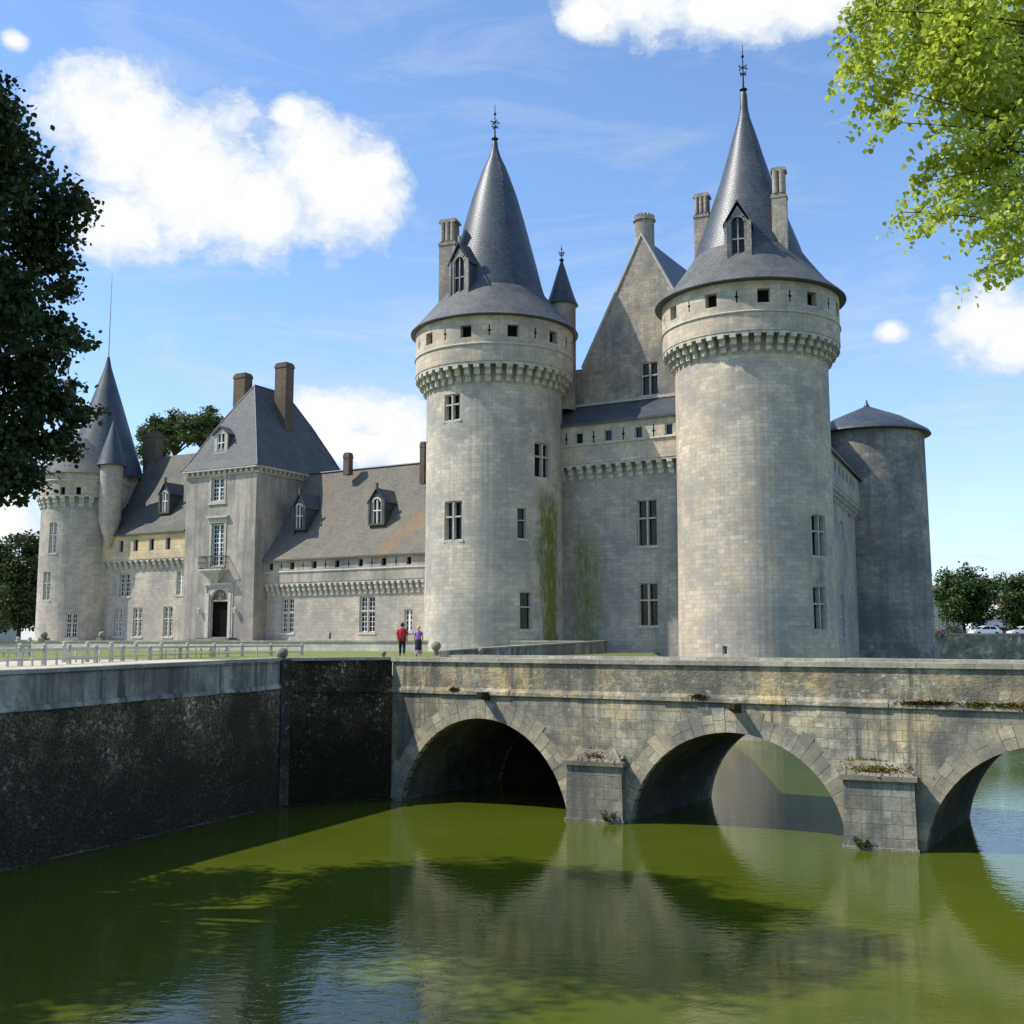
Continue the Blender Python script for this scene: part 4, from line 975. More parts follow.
m = MB()
q = [G(ua_-gw, zf, .35), G(ua_+gw, zf, .35), G(ua_+gw, zf, HL), G(ua_-gw, zf, HL)]
for a, c2 in ((0, 3), (1, 2)): m.add([(q[a][0], q[a][1], -.5), (q[c2][0], q[c2][1], -.5), q[c2], q[a]])
m.add([(q[2][0], q[2][1], -.5), (q[3][0], q[3][1], -.5), q[3], q[2]]); m.add([q[3], q[2], G(ua_, zap, HL)])
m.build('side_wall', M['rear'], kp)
# round topped hall chimney
c = atY(644.3, 217, gab.P(ua_, 0, 1.2)[1]); zb = c[2]-3.6; rr = .78; m = MB()
m.lathe((c[0], c[1]), [(rr, zb), (rr, c[2]-.45), (rr+.12, c[2]-.42), (rr+.12, c[2]-.28), (rr+.02, c[2]-.24), (rr+.02, c[2]-.1), (.3, c[2]-.1)], 32, hard=True)
for k in range(16):
    a = 2*pi*k/16; m.box((c[0]+(rr-.04)*cos(a), c[1]+(rr-.04)*sin(a), c[2]-.1), (.14, .18, .16), a)
m.build('chimney', M['chim'], kp)
# --- east range from the right tower back to the rear tower
EA = atY(826, 640, 82.5); EB = atY(860, 640, 101)
er = thing('castle_wing', (EA[0], EA[1], 0), 'grey side range running back from the tallest tower to the low roofed rear tower', 'castle wing')
es = Plane((EA[0], EA[1]), (EB[0]+.6, EB[1]+1.4))
ze = es.hit(842, 470)[1]; zcr1 = es.hit(842, 497)[1]; zcr0 = es.hit(842, 508)[1]
wr = rects(es, [(840.5, 595, 844.5, 638), (840.5, 522, 844, 540), (848, 506, 850, 518)]); 
m = MB(); wall(m, es, 0, es.L, -.5, zcr1+.1, wr, .3); m.build('wall', M['facade'], er)
window(er, es, wr[0], 'white', .25); window(er, es, wr[1], 'white', .25); window(er, es, wr[2], 'plain', .25)
ea = Plane(es.P(0, 0, -.5)[:2], es.P(es.L, 0, -.5)[:2]); za, zb2 = es.hit(842, 484)[1], es.hit(842, 476)[1]
hs = [(u, u+.9, za, zb2) for u in [1.5+2.35*k for k in range(7)]]
m = MB(); wall(m, ea, 0, ea.L, zcr1, ze, hs, .3); m.add([ea.P(0, zcr1), ea.P(ea.L, zcr1), ea.P(ea.L, zcr1, .6), ea.P(0, zcr1, .6)]); m.build('parapet', M['facade'], er)
for r in hs: window(er, ea, r, 'plain', .25)
m = MB(); corbels(m, es, .2, es.L-.2, zcr0, zcr1, 20, .48); m.build('corbel_table', M['corbel'], er)
m = MB(); P = ea.P; m.hexa([P(0, ze-.05, -.3), P(ea.L, ze-.05, -.3), P(ea.L, ze+4.4, 5), P(0, ze+4.4, 5)], [P(0, ze+.1, -.3), P(ea.L, ze+.1, -.3), P(ea.L, ze+4.6, 5), P(0, ze+4.6, 5)]); m.build('roof', M['slate'], er)
# --- rear tower
YT = 105.0; xt = atY(875.5, 640, YT)[0]; rt = thing('round_tower', (xt, YT, 0), 'lower grey round tower with a shallow slate cone at the back right', 'tower', 'round corner towers of the castle')
rb = Cyl((xt, YT), 5.12, .03, 9.0); zr = lambda y: zAt(880, y, YT)
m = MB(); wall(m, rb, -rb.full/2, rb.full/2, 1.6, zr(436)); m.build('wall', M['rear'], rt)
m = MB(); m.lathe((xt, YT), [(5.95, -.5), (5.7, 4.9), (5.4, 6.2)], 64); m.build('plinth', M['pier'], rt)
pr = prof_px(868, YT, [(59.5, 437), (58, 434.5), (34, 420), (2, 406.5), (.5, 405)]); m = MB(); m.lathe((xt, YT), pr, 64); m.lathe((xt, YT), [(5.0, pr[0][1]-.12), (pr[0][0], pr[0][1]-.06), pr[0]], 64, hard=True); m.build('roof', M['slate'], rt)
m = MB(); m.lathe((xt, YT), [(.3, pr[-1][1]-.15), (.16, pr[-1][1]+.1), (.05, pr[-1][1]+.5)], 12); m.build('finial', M['lead'], rt)

# --- right hand wing with its lichened roof
WA = atY(264, 640, 99.6); WB = atY(426, 640, 90.4)
w1 = Plane((WA[0]-.0, WA[1]), (WB[0]+.87*1.5, WB[1]-.5*1.5)); 
wg = thing('castle_wing', (WA[0], WA[1], 6.4), 'long castle wing with a brown lichened roof, right of the entrance pavilion', 'castle wing')
zt0 = w1.hit(345, 594)[1]; zt1 = w1.hit(345, 581)[1]; zev1 = w1.hit(345, 557)[1]
wr = rects(w1, [(281.5, 598, 293.7, 633), (359.4, 596, 375, 632.5), (404.2, 609, 412.2, 631.5), (329, 632.5, 331, 639)])
m = MB(); wall(m, w1, 0, w1.L, 5.0, zt1+.1, wr, .3); m.build('wall', M['facade'], wg)
window(wg, w1, wr[0], 'whitecross', .28); window(wg, w1, wr[1], 'whitecross', .28); window(wg, w1, wr[2], 'white', .28)
d = MB(); r = wr[3]; d.add([w1.P(r[0], r[2], .28), w1.P(r[1], r[2], .28), w1.P(r[1], r[3], .28), w1.P(r[0], r[3], .28)]); d.build('vent_slit', M['dark'], wg)
w1a = Plane(w1.P(0, 0, -.5)[:2], w1.P(w1.L, 0, -.5)[:2]); sqp = [w1a.hit(x, 565)[0] for x in (271, 292, 314.3, 337, 360.4, 383.6, 408.7)]
zq = w1a.hit(345, 563.5)[1]; hs = [(u-.25, u+.25, zq-.3, zq+.32) for u in sqp]
m = MB(); wall(m, w1a, 0, w1a.L, zt1, zev1, hs, .3); m.add([w1a.P(0, zt1), w1a.P(w1a.L, zt1), w1a.P(w1a.L, zt1, .6), w1a.P(0, zt1, .6)]); m.build('parapet', M['render'], wg)
for h in hs:
    d = MB(); d.add([w1a.P(h[0], h[2], .27), w1a.P(h[1], h[2], .27), w1a.P(h[1], h[3], .27), w1a.P(h[0], h[3], .27)]); d.build('loophole', M['dark'], wg)
for a, c2 in zip(sqp, sqp[1:]): loophole(wg, w1a, (a+c2)/2, zq, .7, .07)
m = MB(); ring(m, w1a, zq-.52, .07, .10, 0, w1a.L); m.build('string_course', M['trim'], wg)
m = MB(); corbels(m, w1, .2, w1.L-.1, zt0, zt1, 31, .48, .5); m.build('corbel_table', M['corbel'], wg)
def slope_roof(pl, zeave, back, zridge, u0, u1, mat, parent, over=.35, uL=None, curve=.25, name='roof', full=True):
    # eave-to-ridge slope with a slight bell-cast; uL(t) gives the left edge
    m = MB(); N = 12; rows = []; uvr = []; acc = 0; prev = None
    for k in range(N+1):
        t = k/N; d = -over+(back+over)*t; z = zeave+(zridge-zeave)*(t*(1-curve)+curve*t*t)
        if prev: acc += hypot(d-prev[0], z-prev[1])
        prev = (d, z); a = uL(t) if uL else u0
        rows.append([pl.P(a+(u1-a)*j/10, z, d) for j in range(11)]); uvr.append([(a+(u1-a)*j/10, acc) for j in range(11)])
    m.grid(rows, uvr, True)
    m.grid([[(x, y, z-.12) for x, y, z in rows[0]], rows[0]], None, False)
    if full:
        rb_ = [[pl.P(a_[0], 0, 0) for a_ in []]]
        q = [pl.P(u0 if not uL else uL(1), zridge, back), pl.P(u1, zridge, back), pl.P(u1, zeave, 2*back), pl.P(u0, zeave, 2*back)]; m.add(q)
    o = m.build(name, mat, parent); return o
def wing_slate():
    s_, T = slate('lichened_wing_slate', (.14, .13, .11), (.20, .185, .155), (.65, .9), patch=(.24, .205, .15), patch_amt=.75, lichen=(.18, .16, .125), lichen_amt=.5, spec=.2)
    return s_
M['wingroof'] = wing_slate()
# orange lichen band near the right end of the roof
def add_orange(mat, u0, w, slope):
    nt = mat.node_tree; p = [x for x in nt.nodes if x.type == 'BSDF_PRINCIPLED'][0]
    T = NT.__new__(NT); T.m = mat; T.t = nt; T.out = None
    uv = T.coord('UV'); se = T.n('ShaderNodeSeparateXYZ'); T.l(uv, se.inputs[0])
    wob = T.math('MULTIPLY', T.math('SUBTRACT', T.noise(uv, .8, 7, .7), .5), 5)
    du = T.math('ABSOLUTE', T.math('SUBTRACT', T.math('ADD', T.math('ADD', se.outputs[0], wob), T.math('MULTIPLY', se.outputs[1], -slope)), u0))
    m_ = T.math('SUBTRACT', 1.0, T.math('DIVIDE', du, w), clamp=True)
    m_ = T.math('MULTIPLY', T.math('MULTIPLY', m_, T.ramp(T.noise(uv, 3.5, 6, .7), [(.42, 0), (.58, 1)])), .9)
    old = p.inputs['Base Color'].links[0].from_socket
    T.l(T.mix(m_, old, (.30, .17, .05)), p.inputs['Base Color'])
back1 = 5.2; rid = Plane(w1.P(0, 0, back1)[:2], w1.P(w1.L, 0, back1)[:2]); zrid = rid.hit(370, 468.5)[1]
add_orange(M['wingroof'], w1.L-5.8, 1.5, .55)
slope_roof(w1a, zev1, back1+.5, zrid, 0, w1.L, M['wingroof'], wg, .3)
m = MB(); m.tube(rid.P(0, zrid+.03), rid.P(rid.L, zrid+.03), .12); m.build('ridge_cap', M['lead'], wg)
def on_plane_dorm(parent, px0, px1, ya, ye, yb, pl, back, wallm, roofm, white=True, gothic=True, depth=2.6, label=None):
    Yq = pl.P(pl.hit((px0+px1)/2, yb)[0], 0, back)[1]
    return dormer(parent, px0, px1, ya, ye, yb, Yq, atan2(pl.n[0], -pl.n[1]), wallm, roofm, depth, gothic, white, label)
on_plane_dorm(wg, 292.5, 305.5, 494, 508, 530, w1, 1.55, M['slate_wing'], M['slate'], label='dormer half hidden beside the pavilion')
on_plane_dorm(wg, 368.5, 384.5, 489, 502, 525, w1, 1.75, M['slate_wing'], M['slate'], label='dormer in the middle of the brown roof')
chimney(wg, 343, 353.5, 453, 475, rid.P(8, 0)[1], M['brick'], CY, 0, 1, label='short red brick ridge chimney')
chimney(wg, 419.5, 428, 442, 484, rid.P(16, 0)[1]-1, M['brick'], CY, 0, 1, label='red brick chimney against the great tower')

# --- entrance pavilion
PA = atY(181.5, 640, 102.2); PB = atY(252.3, 640, 98.0)
pf = Plane((PA[0], PA[1]), (PB[0], PB[1])); W = pf.L; PD = 12.6
pv = thing('entrance_pavilion', (PA[0], PA[1], 6.4), 'square entrance pavilion with arched doorway, iron balcony and steep hipped slate roof', 'pavilion')
zeP = pf.hit(217, 470)[1]; zco = pf.hit(217, 474)[1]
pw = rects(pf, [(211.5, 478, 224.5, 501), (211.5, 524, 224.3, 566), (209.3, 588.5, 228.6, 637)])
m = MB(); wall(m, pf, 0, W, 5.0, zeP, pw, .45)
c_ = pf.P
for (a, d0, d1) in ((W, 0, PD), (0, PD, 0)): m.add([c_(a, 5.0, d0), c_(a, 5.0, d1), c_(a, zeP, d1), c_(a, zeP, d0)])
m.add([c_(W, 5, PD), c_(0, 5, PD), c_(0, zeP, PD), c_(W, zeP, PD)])
m.build('wall', M['render'], pv)
window(pv, pf, pw[0], 'white', .3); window(pv, pf, pw[1], 'white', .3)
m = MB()
for sfx, u0, u1 in ((pf, -.3, W+.3),): sbox(m, sfx, u0, u1, zeP-.55, zeP-.38, -.12, .1); sbox(m, sfx, u0, u1, zeP-.1, zeP+.1, -.42, .1)
side = Plane(c_(W, 0, 0)[:2], c_(W, 0, PD)[:2]); sbox(m, side, .12, PD, zeP-.55, zeP-.38, -.12, .1); sbox(m, side, .12, PD, zeP-.1, zeP+.1, -.42, .1)
for sfx, LL in ((pf, W), (side, PD)):
    n_ = int(LL/.62)
    for k in range(n_): u = (k+.5)*LL/n_; sbox(m, sfx, u-.12, u+.12, zeP-.38, zeP-.1, -.32, .05)
m.build('cornice', M['trim'], pv)
# hipped roof, bell-cast at the eaves
ridge_p = Plane(c_(0, 0, 4.1)[:2], c_(W, 0, 4.1)[:2]); zrp = ridge_p.hit(249, 386)[1]
m = MB(); o = .45; prf = [(0, 0), (.12, .10), (.3, .30), (.6, .62), (1, 1)]
F1, F2 = 4.1, PD-3.9
def ringp(t, h):
    a = lambda x0, x1: x0+(x1-x0)*t; z = zeP+.08+(zrp-zeP-.08)*h
    return [c_(a(-o, W/2), z, a(-o, F1)), c_(a(W+o, W/2), z, a(-o, F1)), c_(a(W+o, W/2), z, a(PD+o, F2)), c_(a(-o, W/2), z, a(PD+o, F2))]
rs = [ringp(t, h) for t, h in prf]
for a, c2 in zip(rs, rs[1:]):
    for i in range(4):
        j = (i+1) % 4; m.add([a[i], a[j], c2[j], c2[i]])
m.add(rs[0][::-1]); m.build('roof', [M['slate_grey']], pv)
m = MB()
for i in range(4):
    for a, c2 in zip(rs, rs[1:]): m.tube(a[i], c2[i], .07, seg=6)
m.tube(rs[-1][0], rs[-1][2], .09, seg=6); m.build('hip_flashing', M['lead'], pv)
dormer(pv, 213, 228, 427, 434, 454, c_(W/2, 0, .9)[1], atan2(pf.n[0], -pf.n[1]), M['trim'], M['slate_grey'], 3.0, gothic=False, white=True, label='small square dormer')
chimney(pv, 233, 253.5, 374, 404, c_(W/2, 0, 8.2)[1], M['brick'], CY, 0, .7, label='short broad brick chimney', extra=1.5)
chimney(pv, 274.5, 295, 363.5, 452, c_(W/2+2.4, 0, 6.6)[1], M['brick'], CY, 0, .8, label='tall brick chimney', extra=1.2)
# doorway
u0, u1, z0, z1 = pw[2]; um = (u0+u1)/2; m = MB(); hw = (u1-u0)/2; zsp = z1-hw*.95
for s in (-1, 1):
    for k in range(10):
        a0, a1 = pi/2*k/10, pi/2*(k+1)/10
        q = [(um+s*hw*.9*cos(a0), zsp+hw*.9*sin(a0)), (um+s*hw*.9*cos(a1), zsp+hw*.9*sin(a1)), (um+s*hw*.9*cos(a1), z1), (um+s*hw, z1) if k == 0 else (um+s*hw*.9*cos(a0), z1)]
        if k == 0: q = [(um+s*hw, zsp), q[0], q[1], q[2], (um+s*hw, z1)]
        m.hexa([c_(u, z, .30) for u, z in q], [c_(u, z, -.02) for u, z in q])
    sbox(m, pf, um+s*(hw+.16)-.16, um+s*(hw+.16)+.16, 6.4, zsp+hw*.6, -.14, .05)
    sbox(m, pf, um+s*(hw+.42)-.08, um+s*(hw+.42)+.08, 6.4, z1+.35, -.08, .05)
    sbox(m, pf, um+s*(hw*.95)-.09, um+s*(hw*.95)+.09, 6.4, zsp, .0, .3)
sbox(m, pf, u0-.55, u1+.55, z1+.3, z1+.5, -.22, .05); sbox(m, pf, u0-.45, u1+.45, z1+.12, z1+.28, -.1, .05)
m.build('door_surround', M['trim'], pv)
dr = MB(); dr.add([c_(u0, z0, .43), c_(u1, z0, .43), c_(u1, zsp, .43), c_(u0, zsp, .43)]); dd = dr.build('doorway', M['dark'], pv)
m = MB(); m.add([c_(u0, zsp, .36), c_(u1, zsp, .36), c_(u1, z1, .36), c_(u0, z1, .36)]); sbox(m, pf, um-.3, um+.3, zsp+.15, zsp+.75, .22, .36); m.lathe(c_(um, 0, .28)[:2], [(.05, zsp+.2), (.2, zsp+.35), (.18, zsp+.6), (.02, zsp+.85)], 12); sbox(m, pf, u0, u1, zsp-.06, zsp+.1, .1, .42)
m.build('tympanum', M['chim'], pv)
m = MB(); sbox(m, pf, u0-1.2, u1+1.4, 6.40, 6.56, -1.5, 0); sbox(m, pf, u0-.8, u1+1.0, 6.56, 6.70, -.9, 0); m.build('doorstep', M['pier'], pv)
for s in (-1, 1):
    cc = c_(um+s*(hw+1.0), 0, -.28); zz = pf.hit(217, 611)[1]; m = MB(); m.lathe(cc[:2], [(.03, zz-.35), (.14, zz-.22), (.17, zz+.15), (.2, zz+.18), (.03, zz+.36)], 6, smooth=False); m.tube((cc[0], cc[1], zz-.2), c_(um+s*(hw+1.0), zz-.35, .02), .03); m.build('wall_lantern', M['trim'], pv)
# balcony
u0, u1, z0, z1 = pw[1]; um = (u0+u1)/2; bz0 = pf.hit(215, 569.5)[1]; bz1 = pf.hit(215, 557)[1]; bw = 1.38
m = MB(); sbox(m, pf, um-bw-.05, um+bw+.05, bz0-.16, bz0, -1.0, 0)
for k in range(5):
    f_ = 1-k/5; sbox(m, pf, um-bw*.75*f_-.1, um+bw*.75*f_+.1, bz0-.16-.22*(k+1), bz0-.165-.22*k, -.85*f_-.05, 0)
bal = m.build('balcony', M['trim'], pv)
m = MB()
for (a, b_) in (((-bw, 0), (-bw, -.95)), ((-bw, -.95), (bw, -.95)), ((bw, -.95), (bw, 0))):
    A_ = c_(um+a[0], bz1, a[1]); B_ = c_(um+b_[0], bz1, b_[1])
    for zz, r_ in ((bz1, .035), (bz0+.08, .02), (bz1-.16, .015)): m.tube((A_[0], A_[1], zz), (B_[0], B_[1], zz), r_, seg=6)
    L_ = hypot(a[0]-b_[0], a[1]-b_[1]); n_ = int(L_/.13)
    for k in range(n_+1):
        u = a[0]+(b_[0]-a[0])*k/n_; d_ = a[1]+(b_[1]-a[1])*k/n_; p_ = c_(um+u, 0, d_); m.tube((p_[0], p_[1], bz0), (p_[0], p_[1], bz1), .014, seg=5)
        if k % 2: m.sphere((p_[0], p_[1], (bz0+bz1)/2), .05, 6, 4)
m.build('railing', M['iron'], bal)
m = MB(); sbox(m, pf, u0-.22, u0-.003, z0, z1+.1, -.07, .03); sbox(m, pf, u1+.003, u1+.22, z0, z1+.1, -.07, .03); sbox(m, pf, u0-.35, u1+.35, z1+.1, z1+.35, -.12, .03); sbox(m, pf, u0-.5, u1+.5, z1+.55, z1+.75, -.3, .03); sbox(m, pf, u0-.3, u1+.3, z1+.35, z1+.55, -.08, .03); m.build('window_surround', M['trim'], pv)
m = MB(); a0, a1, b0, b1 = pw[0]; sbox(m, pf, a0-.2, a0-.003, b0-.1, b1+.1, -.05, .03); sbox(m, pf, a1+.003, a1+.2, b0-.1, b1+.1, -.05, .03); sbox(m, pf, a0-.25, a1+.25, b1+.1, b1+.3, -.08, .03); sbox(m, pf, a0-.3, a1+.3, b0-.32, b0-.15, -.12, .03); m.build('window_surround', M['trim'], pv)

# --- left hand wing with the yellow band
VA = atY(98, 640, 110.2); VB = atY(186, 640, 104.2)
w2 = Plane((VA[0], VA[1]), (VB[0], VB[1])); vg = thing('castle_wing', (VA[0], VA[1], 6.4), 'castle wing with a yellow stone band and dark sweeping roof, left of the entrance pavilion', 'castle wing')
zt0 = w2.hit(145, 568)[1]; zt1 = w2.hit(145, 559.5)[1]; zv = w2.hit(145, 534)[1]
wr = rects(w2, [(119.5, 573.5, 130, 596.5), (176.5, 571, 183.5, 595), (114.3, 608, 122, 636.5), (133, 607.5, 142, 636.5), (163.2, 606.5, 172.4, 636.5)])
m = MB(); wall(m, w2, 0, w2.L, 5.0, zt1+.1, wr, .3); m.build('wall', M['facade'], vg)
for r in wr: window(vg, w2, r, 'white' if r[1]-r[0] < 1.0 else 'whitecross', .28)
w2a = Plane(w2.P(0, 0, -.5)[:2], w2.P(w2.L, 0, -.5)[:2]); hs = rects(w2a, [(118.7, 541, 123.2, 553.5), (133.3, 539.5, 138, 552), (149.2, 537.5, 154, 550.5), (165.6, 536, 170.3, 549)])
zz0, zz1 = sum(h[2] for h in hs)/4, sum(h[3] for h in hs)/4; hs = [(h[0], h[1], zz0, zz1) for h in hs]
m = MB(); wall(m, w2a, .3, w2a.L, zt1, zv, hs, .3); m.add([w2a.P(0, zt1), w2a.P(w2a.L, zt1), w2a.P(w2a.L, zt1, .6), w2a.P(0, zt1, .6)]); m.build('parapet', M['yellow'], vg)
for r in hs: window(vg, w2a, r, 'plain', .28)
m = MB(); corbels(m, w2, .3, w2.L, zt0, zt1, 15, .48, .5); m.build('corbel_table', M['corbel'], vg)
back2 = 5.4; rid2 = Plane(w2.P(0, 0, back2)[:2], w2.P(w2.L, 0, back2)[:2]); zr2 = rid2.hit(170, 456)[1]; uh = rid2.hit(150, 458)[0]
slope_roof(w2a, zv, back2+.5, zr2, 0, w2.L, M['slate_wing'], vg, .3, uL=lambda t: uh*(t**.8), curve=.45)
m = MB(); rows = []
for k in range(9):
    t = k/8; d = -.3+(back2+.5+.3)*t; z = zv+(zr2-zv)*(t*.55+.45*t*t); rows.append([w2a.P(uh*(t**.8), z, d), w2a.P(uh*(t**.8), z, 2*(back2+.5)-d)])
m.grid(rows, None, True); m.build('hip_roof', M['slate_wing'], vg)
on_plane_dorm(vg, 158.5, 170, 483, 494, 513.5, w2, 1.7, M['slate_wing'], M['slate'], depth=3.4, label='dormer with a steep dark gable')
chimney(vg, 143, 164.5, 433.5, 463, rid2.P(2, 0)[1]+1, M['brick'], CY, 0, .6, label='broad red brick chimney', extra=1)

# --- far left tower group
YF = 112.0; xf = atY(78, 640, YF)[0]; zF = lambda y: zAt(82, y, YF)
ft = thing('round_tower', (xf, YF, 6.0), 'round tower with a tall dark spire at the far left, partly behind the dark tree', 'tower', 'round corner towers of the castle')
fb = Cyl((xf, YF), 4.05); wr = rects(fb, [(49, 522.5, 56.5, 553), (43, 572, 50, 600), (65.5, 613, 78, 638)])
m = MB(); wall(m, fb, -fb.full/2, fb.full/2, 5, zF(500), wr, .3); m.build('wall', M['facade'], ft)
for r in wr: window(ft, fb, r, 'whitecross' if r[1]-r[0] > .9 else 'white', .28)
fa = Cyl((xf, YF), 4.5); sqs = rects(fa, [(76, 487, 81, 495), (60, 487, 65, 495)]); 
m = MB(); wall(m, fa, -fa.full/2, fa.full/2, zF(500), zF(478), sqs, .4); m.lathe((xf, YF), [(3.9, zF(500)+.02), (4.5, zF(500))], 64); m.build('parapet', M['ring'], ft)
for r in sqs:
    d = MB(); d.add([fa.P(r[0], r[2], .38), fa.P(r[1], r[2], .38), fa.P(r[1], r[3], .38), fa.P(r[0], r[3], .38)]); d.build('loophole', M['dark'], ft)
m = MB(); corbels(m, fb, -fb.full/2, fb.full/2, zF(511), zF(500), 30, .46); m.build('corbel_table', M['corbel'], ft)
m = MB(); ring(m, fa, zF(486), .1, .12); m.build('string_course', M['trim'], ft)
m = MB(); m.lathe((xf, YF), [(4.8, zF(479)), (4.6, zF(477)), (3.4, zF(465)), (2.2, zF(450)), (1.2, zF(440))], 64); m.build('skirt_roof', M['slate_grey'], ft)
# spire on its own drum behind
cx_, cy_ = atY(105, 440, 113.6)[:2]
m = MB(); m.lathe((cx_, cy_), [(3.45, 8), (3.45, zAt(98, 476, 113.6))], 64); m.build('inner_drum', M['facade'], ft)
sp = prof_px(105, 113.6, [(38.5, 479), (37, 472), (32.5, 458), (23.5, 430), (15.5, 405), (8, 382), (3.5, 368), (1.2, 357)])
m = MB(); m.lathe((cx_, cy_), sp, 72); m.build('spire', M['slate'], ft)
m = MB(); m.tube((cx_, cy_, sp[-1][1]-.5), (cx_, cy_, zAt(104, 275, 113.6)), .07, .03, 6); m.build('lightning_rod', M['trim'], ft)
chimney(ft, 64.5, 77, 380, 440, 115.5, M['brick'], R(-20), 0, .8, label='red brick chimney', extra=3)
tc = atY(110.5, 500, 108.6); tt = thing('stair_turret', (tc[0], tc[1], zAt(110, 560, 108.6)), 'small stair turret with a slate cone in front of the far left spire', 'turret')
m = MB(); a = prof_px(110.5, 108.6, [(1, 548), (7, 534), (10.8, 519), (10.8, 465)]); m.lathe((tc[0], tc[1]), a, 40, hard=False); m.build('wall', M['facade'], tt)
m = MB(); a = prof_px(107, 108.6, [(14.5, 466), (13, 462), (9.5, 450), (5.2, 436), (.8, 421)]); m.lathe((tc[0], tc[1]), a, 40); m.lathe((tc[0], tc[1]), [(.3, a[0][1]), a[0]], 40); m.build('roof', M['slate'], tt)
m = MB(); m.tube((tc[0], tc[1], a[-1][1]-.2), (tc[0], tc[1], a[-1][1]+.6), .05, .02, 6); m.build('finial', M['lead'], tt)

# ================================================================== TREES
def limb(m, p0, p1, r0, r1, bend=.12, n=5, seg=8):
    p0, p1 = Vector(p0), Vector(p1); L = (p1-p0).length; off = Vector((random.uniform(-1, 1), random.uniform(-1, 1), random.uniform(0, .9)))*L*bend
    prev = p0; pr = r0
    for i in range(1, n+1):
        t = i/n; q = p0.lerp(p1, t)+off*4*t*(1-t)*.5; r = r0+(r1-r0)*t; m.tube(prev, q, pr, r, seg, caps=False); prev, pr = q, r
    return
def blob_points(blobs, per, shell=.55):
    """clumps on irregular ellipsoids: returns leaf centres and a tone per clump"""
    C = []; Tn = []
    for (x, y, z, rx, ry, rz) in blobs:
        nc = max(3, int(per[0]*(rx*ry*rz)**(2/3)))
        d = rng.normal(0, 1, (nc, 3)); d /= np.linalg.norm(d, axis=1)[:, None]
        rad = rng.uniform(shell, 1.06, nc)[:, None]; cc = np.array((x, y, z))+d*rad*np.array((rx, ry, rz))
        for c in cc:
            m_ = per[1]; sp = per[2]; q = rng.normal(0, 1, (m_, 3))*np.array((sp, sp, sp*.55))+c
            C.append(q); Tn.append(np.full(m_, np.clip(rng.normal(.5, .25), 0, 1)))
    return np.concatenate(C), np.concatenate(Tn)
# --- great dark tree at the left, rooted on the terrace outside the picture
TX, TY = -20.5, 26.8
tree = thing('broadleaf_tree', (TX, TY, 5.4), 'large dark maple like tree whose crown fills the upper left edge', 'tree')
blobs = []
for px, py, r in [(-5, 120, 42), (5, 175, 48), (55, 205, 36), (38, 255, 40), (10, 300, 50), (55, 330, 30), (32, 372, 42), (60, 408, 30), (15, 440, 42), (50, 450, 24), (22, 480, 22), (-20, 470, 45), (-30, 400, 60), (-35, 320, 60), (-40, 240, 60), (-40, 170, 50), (78, 195, 16), (70, 285, 14), (76, 340, 14), (78, 420, 13), (5, 100, 20)]:
    Y = 27.0+random.uniform(-2.2, 2.2); c = atY(px, py, Y); rr = r*Y/FOC; blobs.append((*c, rr, rr*1.3, rr*.9))
nvis = len(blobs)
for _ in range(66):
    a = random.uniform(0, 2*pi); z = random.uniform(9.5, 26.5); rad = 6.6*sqrt(max(.1, 1-((z-17)/11.5)**2))*random.uniform(.35, .95)
    x, y = TX+rad*cos(a)*1.05, TY+rad*sin(a)*.85
    if x > -13.0: x = -13.5
    r = random.uniform(1.5, 2.2); blobs.append((x, y, z, r, r, r*.8))
for x, y, z, r in ((-18.5, 26, 26.5, 2.0), (-20.5, 27, 28.5, 2.3), (-18.3, 28.0, 25.0, 1.5)): blobs.append((x, y, z, r, r, r*.8))
for _ in range(44):
    x, y, z = random.uniform(-21, -15), random.uniform(21.5, 32), random.uniform(19.5, 28.5); r = random.uniform(1.6, 2.2)
    if 512+FOC*(x+r*1.25)/(y*cos(PIT)+(z-CH)*sin(PIT)) < -4 or z < 20.5: blobs.append((x, y, z, r, r, r*.8))
Cc, Tn = blob_points(blobs[:nvis], (34, 52, .20), .12)
C2, T2 = blob_points(blobs[nvis:], (15, 26, .26), .3); leaves('crown', C2, .2, M['leaf_dark'], tree, 'leaf4', .35, T2)
leaves('crown', Cc, .135, M['leaf_dark'], tree, 'leaf', .35, Tn)
m = MB(); limb(m, (TX, TY, 5.2), (TX+.3, TY+.2, 13), .55, .38, .03, 6, 14); limb(m, (TX+.3, TY+.2, 13), (TX+1, TY, 24), .36, .08, .05, 6)
for bl in blobs[::2]: limb(m, (TX+.4, TY, max(9.5, min(19, bl[2]-3))), (bl[0], bl[1], bl[2]), .15, .03, .12)
m.build('trunk', M['bark'], tree)
# --- a second big tree outside the frame to the left: it shades the near water
t2 = thing('broadleaf_tree', (-26.5, 17.5, 5.2), 'big tree out of the frame at the left that shades the near water', 'tree')
b2 = []
for _ in range(64):
    a = random.uniform(0, 2*pi); z = random.uniform(9.5, 22); rad = 8.6*sqrt(max(.08, 1-((z-15)/8.5)**2))*random.uniform(.3, .95)
    x, y = -24.5+rad*cos(a), 18.0+rad*sin(a)*.9
    if x > -y*.62: continue
    b2.append((x, y, z, 2.0, 2.0, 1.6))
C3, T3 = blob_points(b2, (15, 22, .3), .3); leaves('crown', C3, .24, M['leaf_dark'], t2, 'leaf4', .35, T3)
m = MB(); limb(m, (-26.5, 17.5, 5.0), (-25.5, 17.8, 17), .6, .2, .04, 6, 14)
for bl in b2[::2]: limb(m, (-26.2, 17.6, max(8.5, bl[2]-4)), bl[:3], .15, .03, .1)
m.build('trunk', M['bark'], t2)
